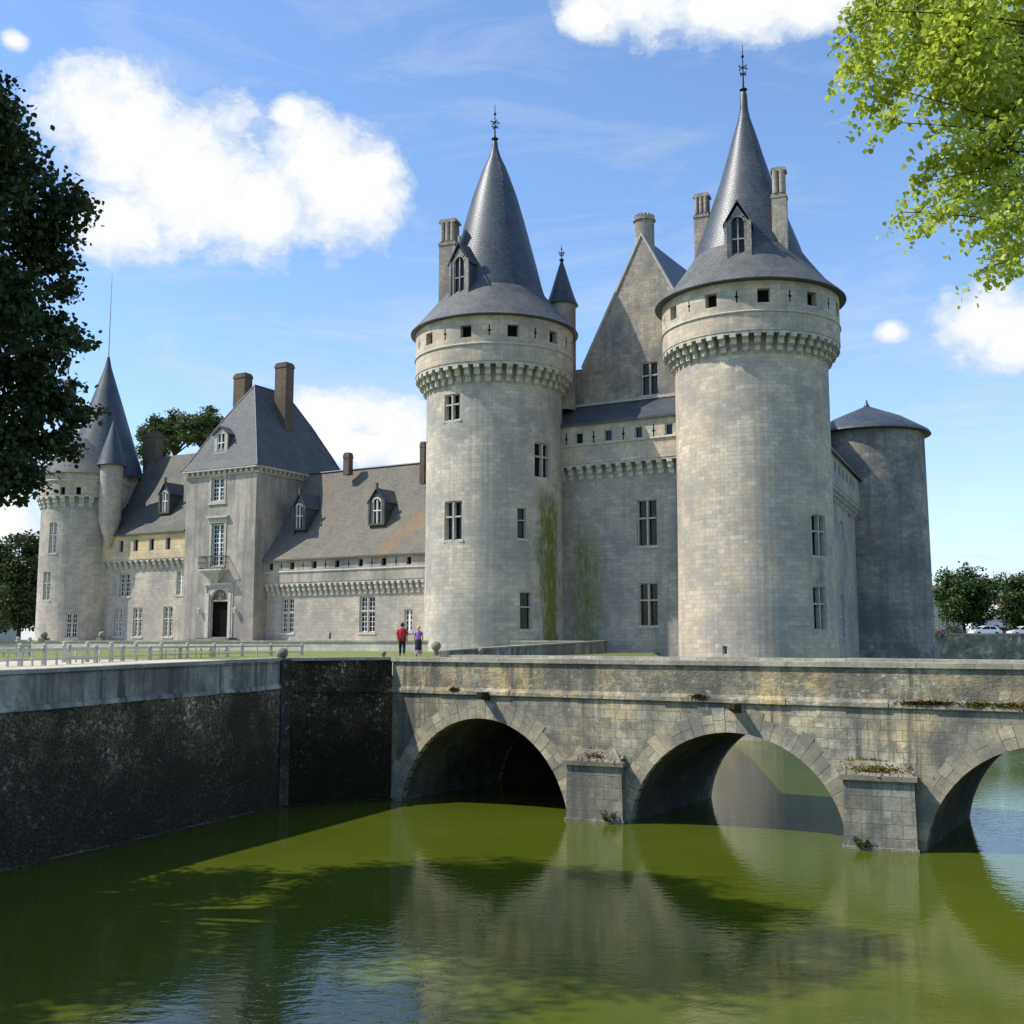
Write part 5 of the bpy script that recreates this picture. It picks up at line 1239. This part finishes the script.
# --- lime green linden branches at the top right; its trunk stands on the near bank
LX, LY = 10.6, 13.4-1.6
lt = thing('linden_tree', (LX, LY, 4.9), 'sunlit lime green tree whose branches hang in at the upper right corner', 'tree')
spr = [(865, 12, 28, 14), (900, 18, 36, 20), (932, 26, 26, 18), (862, 62, 26, 14), (845, 66, 10, 6), (880, 50, 18, 13), (872, 100, 18, 11), (893, 88, 14, 14), (889, 122, 12, 8), (905, 60, 16, 20), (922, 46, 18, 22), (918, 78, 14, 14),
       (955, 40, 30, 36), (990, 30, 36, 34), (1015, 60, 30, 50), (975, 80, 34, 30), (950, 72, 20, 18), (1005, 110, 32, 28), (968, 112, 20, 16), (931, 101, 8, 10), (930, 134, 6, 6), (958, 152, 24, 12), (935, 160, 14, 9), (1000, 150, 34, 24), (976, 176, 30, 14), (948, 182, 18, 8),
       (918, 184, 12, 5), (1012, 190, 24, 24), (975, 204, 28, 10), (940, 211, 20, 6), (915, 213, 14, 5), (901, 212, 7, 4), (930, 222, 10, 5), (1005, 225, 26, 16), (1014, 252, 18, 14), (984, 228, 14, 7), (985, 268, 8, 4), (1010, 272, 14, 8), (1020, 240, 14, 20), (948, 12, 28, 14), (1060, 60, 50, 70), (1060, 180, 50, 70), (1100, 120, 60, 100), (1080, 260, 40, 40), (1000, -25, 80, 22), (920, -18, 50, 14), (1100, -20, 80, 40)]
lb = []; C = []; Tn = []; m = MB(); hub = (LX-.6, LY, 13.0); 
hubs = [atY(1120, 40, 11.6), atY(1090, 150, 11.3), atY(1100, 240, 11.2), atY(1080, -30, 12)]
limb(m, (LX, LY, 4.7), (LX-.2, LY, 9.3), .34, .27, .02, 5, 14); limb(m, (LX-.2, LY, 9.3), (LX+.6, LY+.3, 17), .25, .05, .05, 6)
for h in hubs: limb(m, (LX-.1, LY, max(7.5, h[2]-1.5)), h, .08, .025, .1)
for (px, py, rx, ry) in spr:
    Y = random.uniform(10.8, 12.4); c = atY(px, py, Y); k = Y/FOC; vis = px < 1040
    rx, ry = rx*.92, ry*.90; n = int(rx*ry*(1.15 if vis else .14))+5
    a = rng.uniform(0, 2*pi, n); q = np.sqrt(rng.uniform(0, 1, n)); ed = rng.uniform(.75, 1.12, n)
    P = np.stack([c[0]+k*rx*q*np.cos(a)*ed, c[1]+rng.normal(0, .35, n), c[2]+k*ry*q*np.sin(a)*ed], 1)
    C.append(P); Tn.append(np.clip(rng.normal(.62, .12)+.0*n+rng.normal(0, .2, n), 0, 1))
    if random.random() < .5: continue
    h = min(hubs, key=lambda h: (h[0]-c[0])**2+2*(h[2]-c[2])**2); limb(m, h, (c[0]-k*rx*.2, c[1], c[2]), .013, .004, .09, 8, 5)
    for _ in range(int(n/14)+1):
        t = P[random.randrange(n)]; m.tube((c[0]+k*rx*.4, c[1], c[2]+.02), tuple(t), .006, .003, 4, caps=False)
D = []
for _ in range(64):
    a = random.uniform(0, 2*pi); z = random.uniform(9.5, 18.5); rad = random.uniform(1.0, 4.2); x, y = LX+1.9+rad*cos(a), LY+rad*sin(a)
    P = rng.normal(0, 1, (420, 3))*np.array((.6, .6, .42))+np.array((x, y, z)); 
    pxs = 512+FOC*P[:, 0]/(P[:, 1]*cos(PIT)+(P[:, 2]-CH)*sin(PIT)); P = P[(pxs > 1050) | (P[:, 1] < 3)]
    if len(P): D.append(P)
    limb(m, (LX, LY, min(z-1, 12)), (x, y, z), .05, .01, .1)
leaves('crown', np.concatenate(D), .10, M['leaf_lime'], lt, 'leaf4', .5)
leaves('crown', np.concatenate(C), .054, M['leaf_lime'], lt, 'round', .5, np.concatenate(Tn))
m.build('trunk', M['bark'], lt)
# --- background trees
def bg_tree(name, X, Y, z0, h, r, label, mat, nb=26, leaf=.4, per=(6, 22, .42), zc=.58, rz=.42, group='trees beyond the castle', tr=.3):
    t = thing(name, (X, Y, z0), label, 'tree', group); bl = []
    for _ in range(nb):
        d = Vector((random.gauss(0, 1), random.gauss(0, 1), random.gauss(0, 1))).normalized()*random.uniform(.35, .82)
        q = random.uniform(.24, .38)*r; bl.append((X+d.x*r, Y+d.y*r, z0+h*zc+d.z*h*rz, q, q, q*.8))
    C, T = blob_points(bl, per, .3); C[:, 2] = np.maximum(C[:, 2], z0+.9)
    leaves('crown', C, leaf, mat, t, 'leaf4', .2, T)
    m = MB(); limb(m, (X, Y, z0-.3), (X, Y, z0+h*.75), tr, .08, .03)
    for b_ in bl[::2]: limb(m, (X, Y, z0+h*.3), b_[:3], tr*.4, .04, .08, 4, 6)
    m.build('trunk', M['bark'], t); return t
c = atY(965, 632, 172); bg_tree('broadleaf_tree', c[0], 172, 7.0, 12.0, 5.1, 'dense round green tree nearest the rear tower, behind the far moat wall', M['leaf_mid'], 60, zc=.50, rz=.46)
c = atY(1022, 632, 166); bg_tree('broadleaf_tree', c[0], 166, 7.0, 11.0, 5.2, 'dense green tree cut by the right edge behind the far moat wall', M['leaf_mid'], 60, zc=.50, rz=.46)
c = atY(1062, 632, 185); bg_tree('broadleaf_tree', c[0], 185, 7.0, 12.0, 6, 'tree far right beyond the far moat wall, out of the frame', M['leaf_mid'], 24)
c = atY(18, 640, 138); bg_tree('broadleaf_tree', c[0], 138, 6.0, 17.0, 5.0, 'dark green tree at the far left below the big crown, beside the far tower', M['leaf_dark'], 70, .4, zc=.44, rz=.46)
c = atY(-20, 640, 150); bg_tree('broadleaf_tree', c[0], 150, 6.0, 17.0, 6.5, 'second dark tree cut by the left edge below the big crown', M['leaf_dark'], 60, .4, zc=.44, rz=.46)
for (px, py, Y, rr, lab) in (((176, 421, 150, 4.2, 'open crowned pine showing above the roof of the yellow banded wing'), (205, 418, 146, 3.2, 'pine crown right beside the pavilion roof'), (156, 438, 153, 2.6, 'small pine crown left of the two bigger ones above the roof'))):
    c = atY(px, py, Y); t = thing('pine_tree', (c[0], Y, 6), lab, 'tree', 'pines behind the castle'); bl = []
    for _ in range(26):
        a = random.uniform(0, 2*pi); q = rr*sqrt(random.random())*.9; bl.append((c[0]+q*cos(a)*.85, Y+q*sin(a), c[2]-1.0+random.uniform(-2.6, 1.2)+(1-q/rr)*1.0, 1.2, 1.2, .9))
    C, T = blob_points(bl, (14, 20, .32), .2); leaves('crown', C, .34, M['leaf_pine'], t, 'leaf4', .1, T)
    m = MB(); limb(m, (c[0], Y, 5.5), (c[0], Y, c[2]-2.5), .45, .22, .03)
    for b_ in bl: limb(m, (c[0], Y, c[2]-4-random.random()), b_[:3], .14, .04, .08, 4, 6)
    m.build('trunk', M['bark'], t)
# flower tub and shrub on the far wall
def shrub(px, py, Y, r, mats, label, n=260, name='shrub', cat='shrub'):
    c = atY(px, py, Y); t = thing(name, (c[0], Y, c[2]-r), label, cat); P = rng.normal(0, .45, (n, 3))*np.array((r*1.3, r, r*.75))+np.array(c)
    leaves('foliage', P, .18, mats[0], t)
    if len(mats) > 1: leaves('flowers', P[:n//2]+np.array((0, -.1, .12)), .16, mats[1], t)
    m = MB(); m.lathe((c[0], Y), [(.3, c[2]-r*1.1), (.45, c[2]-r*.3), (.5, c[2]-r*.25)], 14); m.build('tub', M['pier'], t)
M['purple'] = simple('purple_petals', (.34, .06, .30), .6); M['yellowleaf'] = simple('yellow_green_leaves', (.36, .36, .10), .7)
shrub(939.5, 632.5, 149.6, .75, (M['leaf_mid'], M['purple']), 'purple flowers overhanging the far moat wall', name='flower_tub', cat='flowers')
shrub(932, 627, 156, .9, (M['yellowleaf'],), 'yellow green shrub beside the purple flowers')
shrub(953, 630, 158, .9, (M['leaf_mid'],), 'low dark shrub between the purple flowers and the cars', 400)

# ================================================================== HOUSES, CARS
def house(X, Y, z0, w, d, h, rh, yaw, wm, rm, label, chim=True, name='house'):
    t = thing(name, (X, Y, z0), label, 'house', 'houses beyond the moat'); ca, sa = cos(yaw), sin(yaw)
    A = (X-ca*w/2+sa*d/2*-1*-1, Y-sa*w/2-ca*d/2); sf = Plane((X-ca*w/2+sa*d/2, Y-sa*w/2-ca*d/2), (X+ca*w/2+sa*d/2, Y+sa*w/2-ca*d/2))
    n_ = max(2, int(w/2.6)); hs = [((k+.5)*w/n_-.5, (k+.5)*w/n_+.5, z0+1.0, z0+2.4) for k in range(n_)]
    if h > 5: hs += [(a, b, z0+3.8, z0+5.1) for a, b, _, _ in hs]
    m = MB(); wall(m, sf, 0, w, z0, z0+h, hs, .2); P = sf.P
    m.add([P(w, z0), P(w, z0, d), P(w, z0+h, d), P(w, z0+h+rh, d/2), P(w, z0+h)]); m.add([P(0, z0, d), P(0, z0), P(0, z0+h), P(0, z0+h+rh, d/2), P(0, z0+h, d)]); m.add([P(w, z0, d), P(0, z0, d), P(0, z0+h, d), P(w, z0+h, d)])
    m.build('wall', wm, t)
    for r in hs: window(t, sf, r, 'white', .18)
    m = MB()
    for a, b in ((-.3, d/2), (d+.3, d/2)):
        z_e = z0+h-.15; m.hexa([P(-.2, z_e, a), P(w+.2, z_e, a), P(w+.2, z0+h+rh+.02, b), P(-.2, z0+h+rh+.02, b)], [P(-.2, z_e+.15, a), P(w+.2, z_e+.15, a), P(w+.2, z0+h+rh+.17, b), P(-.2, z0+h+rh+.17, b)])
    r_ = m.build('roof', rm, t)
    if chim:
        m = MB(); c = P(w*.3, z0+h+rh-1, d/2); m.box(c, (.9, .7, 2.4), yaw); m.lathe(c[:2], [(.16, z0+h+rh+1.4), (.13, z0+h+rh+1.9)], 10); m.build('chimney', M['brickred'], r_)
M['brickred'] = simple('orange_brick', (.32, .12, .07), .9); M['tile'] = simple('brown_roof_tiles', (.14, .085, .06), .85, scale=3, var=.3); M['cream'] = simple('cream_render', (.55, .52, .45), .9)
c = atY(931, 632, 200); house(c[0], 200, 7, 9, 8, 6.2, 3.0, R(5), M['cream'], M['tile'], 'cream house with a brown tiled roof and red chimney peeping out behind the rear tower')
c = atY(985, 632, 205); house(c[0], 205, 6.6, 12, 8, 2.8, 1.6, R(-3), M['white'], M['slate_grey'], 'low white house behind the dense round tree', False)
c = atY(1018, 632, 210); house(c[0], 212, 7, 9, 8, 5.5, 2.6, R(4), M['cream'], M['tile'], 'cream house behind the tree cut by the right edge')
c = atY(1, 640, 175); house(c[0]-3.4, 175, 6, 9, 8, 8.5, 3.0, R(0), M['cream'], M['tile'], 'tall pale house just inside the left edge behind the dark trees')
M['tyre'] = simple('tyre_rubber', (.02, .02, .02), .9)
def car(X, Y, z0, yaw, paint, label, lift=0):
    t = thing('parked_car', (X, Y, z0), label, 'car', 'cars parked beyond the far moat wall'); ca, sa = cos(yaw), sin(yaw)
    def T(x, y, z): return (X+x*ca-y*sa, Y+x*sa+y*ca, z0+z)
    low = [(-2.05, .35), (-2.1, .62), (-1.95, .86), (-1.2, .93), (.75, .92), (1.75, .80), (2.05, .62), (2.08, .35)]
    cab = [(-1.75, .90), (-1.35, 1.36), (-.9, 1.47), (.1, 1.46), (.55, 1.33), (1.15, .91)]
    def prism(m, prof, w0, w1, zsplit=None):
        n = len(prof); hi = max(z for x, z in prof); lo = min(z for x, z in prof)
        L = [T(x, -(w0+(w1-w0)*(z-lo)/(hi-lo)), z) for x, z in prof]; Rr = [T(x, (w0+(w1-w0)*(z-lo)/(hi-lo)), z) for x, z in prof]
        for i in range(n): j = (i+1) % n; m.add([L[i], L[j], Rr[j], Rr[i]], smooth=False)
        m.add(L[::-1]); m.add(Rr)
    m = MB(); prism(m, low, .86, .80); prism(m, cab, .78, .60); m.build('body', paint, t)
    g = MB()
    for s in (-1, 1):
        for q in ([(-1.45, .95), (-1.15, 1.33), (-.45, 1.38), (-.45, .95)], [(-.38, .95), (-.38, 1.38), (.15, 1.36), (.5, 1.24), (.95, .95)]):
            pts = [T(x, s*(.785-.18*(z-.9)/.57+.012), z) for x, z in q]; g.add(pts)
    g.add([T(.62, -.64, 1.30), T(.62, .64, 1.30), T(1.12, .74, .95), T(1.12, -.74, .95)]); g.add([T(-1.40, -.62, 1.33), T(-1.40, .62, 1.33), T(-1.76, .74, .95), T(-1.76, -.74, .95)])
    g.build('windows', M['glass'], t)
    for x in (-1.3, 1.3):
        for s in (-1, 1):
            w = MB(); w.tube(T(x, s*.70, .31), T(x, s*.88, .31), .31, seg=18); o = w.build('wheel', M['tyre'], t)
            h = MB(); h.tube(T(x, s*.88, .31), T(x, s*.895, .31), .19, seg=12); h.build('hubcap', M['lead'], o)
    for s in (-1, 1):
        h = MB(); h.box(T(2.02, s*.62, .62), (.12, .28, .14), yaw); h.build('headlight', M['white'], t)
M['car_white'] = simple('white_car_paint', (.75, .75, .76), .25, spec=.6, var=.02); M['car_grey'] = simple('dark_grey_car_paint', (.05, .05, .06), .25, spec=.6, var=.02); M['car_red'] = simple('dark_red_car_paint', (.25, .07, .05), .3, spec=.6, var=.02)
c = atY(985, 630, 156); car(c[0], 156, 7.05, R(184), M['car_white'], 'white car between the two dense trees behind the far moat wall')
c = atY(1021, 630, 157); car(c[0]+.3, 157, 7.0, R(182), M['car_white'], 'white car cut by the right edge behind the far moat wall')
c = atY(1005, 630, 160); car(c[0], 161, 6.9, R(2), M['car_red'], 'dark red car parked between the two white cars')
c = atY(952, 630, 165); car(c[0], 166, 7.05, R(178), M['car_grey'], 'dark grey car under the tree nearest the rear tower')
# camper van (white with windows)
c = atY(984, 622, 184); t = thing('camper_van', (c[0], 184, 7), 'white camper van with square windows standing between the tree trunks', 'van')
m = MB(); X, Y = c[0], 184; m.box((X, Y, 7.35), (5.6, 2.1, 2.1), R(3), taper=.97); m.box((X-3.2, Y, 7.35), (1.2, 1.95, 1.1), R(3), taper=.85); m.build('body', M['car_white'], t)
for dx in (-1.8, -.2, 1.5):
    m = MB(); m.box((X+dx, Y-1.06, 8.35), (.95, .05, .6), R(3)); m.build('window', M['glass'], t)
for dx in (-2.2, 1.9):
    m = MB(); m.tube((X+dx, Y-1.05, 7.35), (X+dx, Y-.8, 7.35), .35, seg=16); m.build('wheel', M['tyre'], t)

# ================================================================== PEOPLE
def skin(name, verts, edges, radii, mat, parent, root=0, sub=2, smooth=True):
    o0 = origin_of(parent); me = bpy.data.meshes.new(name); me.from_pydata([(v[0]-o0[0], v[1]-o0[1], v[2]-o0[2]) for v in verts], edges, [])
    import bmesh
    bmm = bmesh.new(); bmm.from_mesh(me); bmm.verts.layers.skin.verify(); bmm.to_mesh(me); bmm.free()
    for i, r in enumerate(radii):
        sv = me.skin_vertices[0].data[i]; sv.radius = (r, r) if not isinstance(r, tuple) else r; sv.use_root = (i == root)
    me.materials.append(mat); o = bpy.data.objects.new(name, me); COL.objects.link(o); o.parent = parent
    md = o.modifiers.new('Skin', 'SKIN'); md.use_smooth_shade = True; md.branch_smoothing = .6
    sb = o.modifiers.new('Sub', 'SUBSURF'); sb.levels = sub; sb.render_levels = sub
    return o
M['skin'] = simple('skin', (.50, .30, .21), .55, var=.05); M['red'] = simple('red_cotton', (.42, .025, .035), .85, var=.15); M['blk'] = simple('black_cloth', (.02, .02, .024), .85); M['vio'] = simple('purple_cotton', (.33, .16, .47), .85, var=.2)
M['hair_d'] = simple('dark_brown_hair', (.03, .022, .018), .6); M['blond'] = simple('blonde_hair', (.55, .38, .16), .6, var=.25); M['vio2'] = simple('mauve_print_cloth', (.35, .2, .38), .85, var=.5, scale=14)
def person(px, pyf, Yd, H, yaw, sex):
    g0 = atZ(px, pyf, 5.64) if Yd is None else (atY(px, pyf, Yd)[0], Yd, 5.64); X, Y = g0[0], g0[1]; Z = 5.64; s = H/1.75; ca, sa = cos(yaw), sin(yaw)
    lab = 'man in a red shirt and dark trousers walking away across the lawn' if sex == 'm' else 'blonde woman in a purple top and black skirt walking away beside the man'
    t = thing('person', (X, Y, Z), lab, 'person')
    def T(x, y, z): x *= s; y *= s; return (X+x*ca-y*sa, Y+x*sa+y*ca, Z+z*s)   # +y = direction walked
    shw = .19 if sex == 'm' else .165
    # joints
    V = {'pel': (0, 0, .95), 'wai': (0, 0, 1.10), 'che': (0, 0, 1.30), 'nk0': (0, 0, 1.46), 'nk1': (0, .01, 1.54), 'hd0': (0, .02, 1.61), 'hd1': (0, .02, 1.70),
         'shl': (-shw, 0, 1.42), 'ell': (-shw-.07, -.03, 1.14), 'wrl': (-shw-.06, .08, .90), 'hal': (-shw-.05, .10, .80), 'shr': (shw, 0, 1.42), 'elr': (shw+.07, -.06, 1.14), 'wrr': (shw+.09, -.04, .90), 'har': (shw+.09, -.02, .80),
         'hil': (-.09, 0, .90), 'knl': (-.10, .12, .50), 'anl': (-.10, .05, .09), 'tol': (-.11, .20, .04), 'hir': (.09, 0, .90), 'knr': (.10, -.02, .50), 'anr': (.10, -.18, .12), 'tor': (.11, -.05, .04)}
    E_ = ['pel-wai', 'wai-che', 'che-nk0', 'nk0-nk1', 'nk1-hd0', 'hd0-hd1', 'che-shl', 'shl-ell', 'ell-wrl', 'wrl-hal', 'che-shr', 'shr-elr', 'elr-wrr', 'wrr-har', 'pel-hil', 'hil-knl', 'knl-anl', 'anl-tol', 'pel-hir', 'hir-knr', 'knr-anr', 'anr-tor']
    Rd = dict(pel=.125, wai=.115, che=.13, nk0=.06, nk1=.052, hd0=.078, hd1=.085, shl=.06, ell=.042, wrl=.028, hal=.035, shr=.06, elr=.042, wrr=.028, har=.035, hil=.088, knl=.058, anl=.038, tol=.035, hir=.088, knr=.058, anr=.038, tor=.035)
    def sub(keys, edges, grow, mat, name, override={}):
        ks = list(keys); idx = {k: i for i, k in enumerate(ks)}
        return skin(name, [T(*(override.get(k, V.get(k)))) for k in ks], [(idx[a], idx[b_]) for a, b_ in (e.split('-') for e in edges)], [((Rd.get(k, .05)+grow)*s if not isinstance(override.get(k+'_r'), float) else override[k+'_r']*s) for k in ks], mat, t)
    sub(V.keys(), E_, 0, M['skin'], 'body')
    # fingers: five short tapered digits on each hand
    f = MB()
    for sd, hk in ((-1, 'hal'), (1, 'har')):
        hx, hy, hz = V[hk]
        for k in range(4):
            a = T(hx, hy+(k-1.5)*.018, hz-.02); b_ = T(hx-sd*.005, hy+(k-1.5)*.02+.01, hz-.085+abs(k-1.4)*.008); c_2 = T(hx-sd*.02, hy+(k-1.5)*.02+.02, hz-.115+abs(k-1.4)*.01)
            f.tube(a, b_, .009*s, .008*s, 6); f.tube(b_, c_2, .008*s, .006*s, 6)
        f.tube(T(hx, hy+.02, hz+.02), T(hx-sd*.02, hy+.055, hz-.03), .011*s, .007*s, 6)
    # face: nose, ears (the figures look away)
    f.sphere(T(0, .115, 1.63), .014*s, 8, 6)
    for sd in (-1, 1): f.sphere(T(sd*.082, .015, 1.635), .022*s, 8, 6)
    f.build('hands_and_ears', M['skin'], t)
    V2 = dict(V)
    def loft(name, rows, mat, wob=.0):
        m = MB(); R_ = [[T(rx*sin(2*pi*j/28)*(1+wob*sin(5*2*pi*j/28+z*9)), -ry*cos(2*pi*j/28)*(1+wob*sin(4*2*pi*j/28+z*7))+y0, z) for j in range(28)] for z, rx, ry, y0 in rows]
        m.grid(R_, None, True, close=True)
        return m
    if sex == 'm':
        m = loft('shirt', [(.80, .22, .15, 0), (.84, .235, .165, 0), (1.0, .225, .16, 0), (1.22, .235, .165, 0), (1.36, .24, .15, 0), (1.43, .20, .12, 0), (1.475, .12, .09, 0), (1.50, .07, .07, .01)], M['red'], .03)
        for sd in (-1, 1): m.tube(T(sd*.19, 0, 1.41), T(sd*.262, -.02, 1.13), .085*s, .088*s, 14)
        m.build('shirt', M['red'], t)
        sub(['pel', 'hil', 'knl', 'anl', 'hir', 'knr', 'anr'], ['pel-hil', 'hil-knl', 'knl-anl', 'pel-hir', 'hir-knr', 'knr-anr'], .032, M['blk'], 'trousers')
        sub(['anl', 'tol', 'anr', 'tor'], ['anl-tol', 'anr-tor'], .014, M['blk'], 'shoes')
    else:
        m = loft('blouse', [(.92, .165, .13, 0), (1.08, .155, .125, 0), (1.25, .18, .14, 0), (1.36, .20, .13, 0), (1.43, .17, .10, 0), (1.48, .08, .07, 0)], M['vio'], .03)
        for sd in (-1, 1): m.tube(T(sd*.16, 0, 1.40), T(sd*.215, -.01, 1.24), .072*s, .078*s, 14)
        m.build('blouse', M['vio'], t)
        loft('skirt', [(1.02, .15, .12, 0), (.92, .185, .145, 0), (.75, .20, .16, 0), (.45, .205, .17, 0), (.36, .21, .175, 0)], M['blk'], .03).build('skirt', M['blk'], t)
        loft('skirt_hem', [(.365, .205, .17, 0), (.25, .22, .18, 0), (.13, .235, .19, 0)], M['vio2'], .06).build('skirt_hem', M['vio2'], t)
        sub(['anl', 'tol', 'anr', 'tor'], ['anl-tol', 'anr-tor'], .008, M['blk'], 'shoes')
    m = MB(); hc = T(0, .005, 1.675); m.sphere(hc, .108*s, 18, 12, 1.12)
    if sex == 'f':
        m.sphere(T(0, -.055, 1.62), .085*s, 14, 10, 1.1)
    m.build('hair', M['hair_d'] if sex == 'm' else M['blond'], t)
person(402, 656, 60.0, 1.76, R(6), 'm'); person(418.3, 656, 59.4, 1.60, R(4), 'f')

# ================================================================== LIGHT, SKY, CAMERA
EL = 50.0; TH = 2.0     # sun: left of the view, very slightly towards the camera
sv = Vector((-cos(R(EL))*cos(R(TH)), -cos(R(EL))*sin(R(TH)), sin(R(EL))))
sun = bpy.data.lights.new('sun', 'SUN'); sun.energy = 5.0; sun.angle = R(.5); sun.color = (1, .95, .86)
so = bpy.data.objects.new('sun', sun); COL.objects.link(so); so.rotation_euler = sv.to_track_quat('Z', 'Y').to_euler()
W_ = bpy.data.worlds.new('World'); S.world = W_; W_.use_nodes = True
T = NT.__new__(NT); T.t = W_.node_tree; T.t.nodes.clear(); T.out = T.n('ShaderNodeOutputWorld')
sky = T.n('ShaderNodeTexSky', sky_type='NISHITA'); sky.sun_disc = False; sky.sun_elevation = R(EL); sky.sun_rotation = atan2(sv.x, sv.y)
sky.air_density = 1.15; sky.dust_density = .35; sky.ozone_density = 2.2; sky.altitude = 100
tc = T.n('ShaderNodeTexCoord'); G_ = tc.outputs['Generated']; se = T.n('ShaderNodeSeparateXYZ'); T.l(G_, se.inputs[0])
az = T.math('ARCTAN2', se.outputs[0], se.outputs[1]); el = T.math('ARCSINE', se.outputs[2])
def mp(scale, loc=(0, 0, 0)):
    n_ = T.n('ShaderNodeMapping'); n_.inputs['Scale'].default_value = scale; n_.inputs['Location'].default_value = loc; T.l(G_, n_.inputs['Vector']); return n_.outputs[0]
nA = T.noise(mp((1, 1, 1.25)), 12, 9, .66, .25); nB = T.noise(mp((1, 1, 1.3), (4, 1, 0)), 38, 6, .62, .3)
nz = T.math('ADD', T.math('MULTIPLY', T.math('SUBTRACT', nA, .5), 2.3), T.math('MULTIPLY', T.math('SUBTRACT', nB, .5), 1.4))
def azel(px, py): d = Vector(ray(px, py)).normalized(); return atan2(d.x, d.y), math.asin(d.z)
blobs_ = [(85, 108, 50, 44), (130, 140, 70, 62), (190, 180, 92, 72), (120, 225, 50, 36), (255, 205, 84, 52), (335, 190, 68, 62), (290, 115, 22, 16), (375, 180, 38, 36), (315, 150, 60, 40),
          (640, 0, 80, 40), (735, 5, 85, 34), (590, 15, 36, 26), (820, -5, 50, 30), (985, 322, 50, 38), (1015, 345, 40, 30), (892, 332, 18, 12), (340, 412, 70, 28), (395, 425, 50, 34), (350, 445, 90, 22), (410, 455, 40, 22),
          (14, 40, 13, 9), (-60, 480, 90, 60), (0, 522, 40, 26), (60, -160, 150, 60), (330, -240, 160, 60), (1250, 150, 140, 70)]
acc = None
for (px, py, rx, ry) in blobs_:
    a0, e0 = azel(px, py); rx_, ry_ = rx*1.18/FOC, ry*1.18/FOC
    d2 = T.math('ADD', T.math('POWER', T.math('DIVIDE', T.math('SUBTRACT', az, a0), rx_), 2), T.math('POWER', T.math('DIVIDE', T.math('SUBTRACT', el, e0), ry_), 2))
    v = T.math('SUBTRACT', 1.0, T.math('POWER', d2, .5)); acc = v if acc is None else T.math('SMOOTH_MAX', acc, v, .12)
val = T.math('ADD', T.math('MULTIPLY', acc, 1.2), T.math('MULTIPLY', nz, .64))
mask = T.ramp(val, [(-.08, 0), (.14, .30), (.36, .80), (.66, 1)], 'EASE')
# thin high wisps and a bank of pale cloud along the horizon, and scattered clouds behind the viewer
wis = T.ramp(T.noise(mp((1, 1, 4.5), (2, 5, 1)), 4.5, 8, .66, .6), [(.50, 0), (.78, 1)])
low = T.math('SUBTRACT', 1.0, T.math('DIVIDE', el, .34), clamp=True)
wm = T.math('MULTIPLY', wis, T.math('MULTIPLY_ADD', low, .95, .42), clamp=True)
back = T.math('MULTIPLY', T.ramp(se.outputs[1], [(.0, 1), (.25, 0)]), T.ramp(T.noise(mp((1, 1, 1.4), (9, 9, 9)), 3.2, 8, .6, .3), [(.6, 0), (.7, .6)]))
hz = T.math('MULTIPLY', T.math('POWER', T.math('SUBTRACT', 1.0, T.math('DIVIDE', el, .42), clamp=True), 2.2), .42)
full = T.math('MAXIMUM', T.math('MAXIMUM', mask, wm), back, clamp=True)
skyc = T.n('ShaderNodeVectorMath', operation='MULTIPLY'); skyc.inputs[1].default_value = (.150, .171, .197); T.l(sky.outputs[0], skyc.inputs[0])
shade = T.mix(T.ramp(T.math('ADD', val, T.math('MULTIPLY', T.math('SUBTRACT', nB, .5), .8)), [(.2, 0), (.85, 1)]), (.66, .73, .82), (.93, .94, .95))
skyh = T.mix(hz, skyc.outputs[0], (.66, .76, .86))
colr = T.mix(full, skyh, shade)
bg = T.n('ShaderNodeBackground'); bg.inputs['Strength'].default_value = 1.0; T.l(colr, bg.inputs['Color']); T.l(bg.outputs[0], T.out.inputs['Surface'])
cam = bpy.data.cameras.new('camera'); cam.sensor_width = 36; cam.sensor_height = 36; cam.sensor_fit = 'HORIZONTAL'; cam.lens = 36*FOC/1024; cam.clip_start = .1; cam.clip_end = 9000
co = bpy.data.objects.new('camera', cam); COL.objects.link(co); co.location = (0, 0, CH); co.rotation_euler = (pi/2+PIT, 0, 0); S.camera = co
S.render.engine = 'CYCLES'; S.cycles.max_bounces = 6; S.cycles.diffuse_bounces = 3; S.cycles.glossy_bounces = 3; S.cycles.transmission_bounces = 3; S.render.resolution_x = 1024; S.render.resolution_y = 1024
S.view_settings.view_transform = 'Standard'; S.view_settings.look = 'None'; S.view_settings.exposure = .15; S.view_settings.gamma = 1
for o in bpy.data.objects:
    if 'wo' in o.keys(): del o['wo']
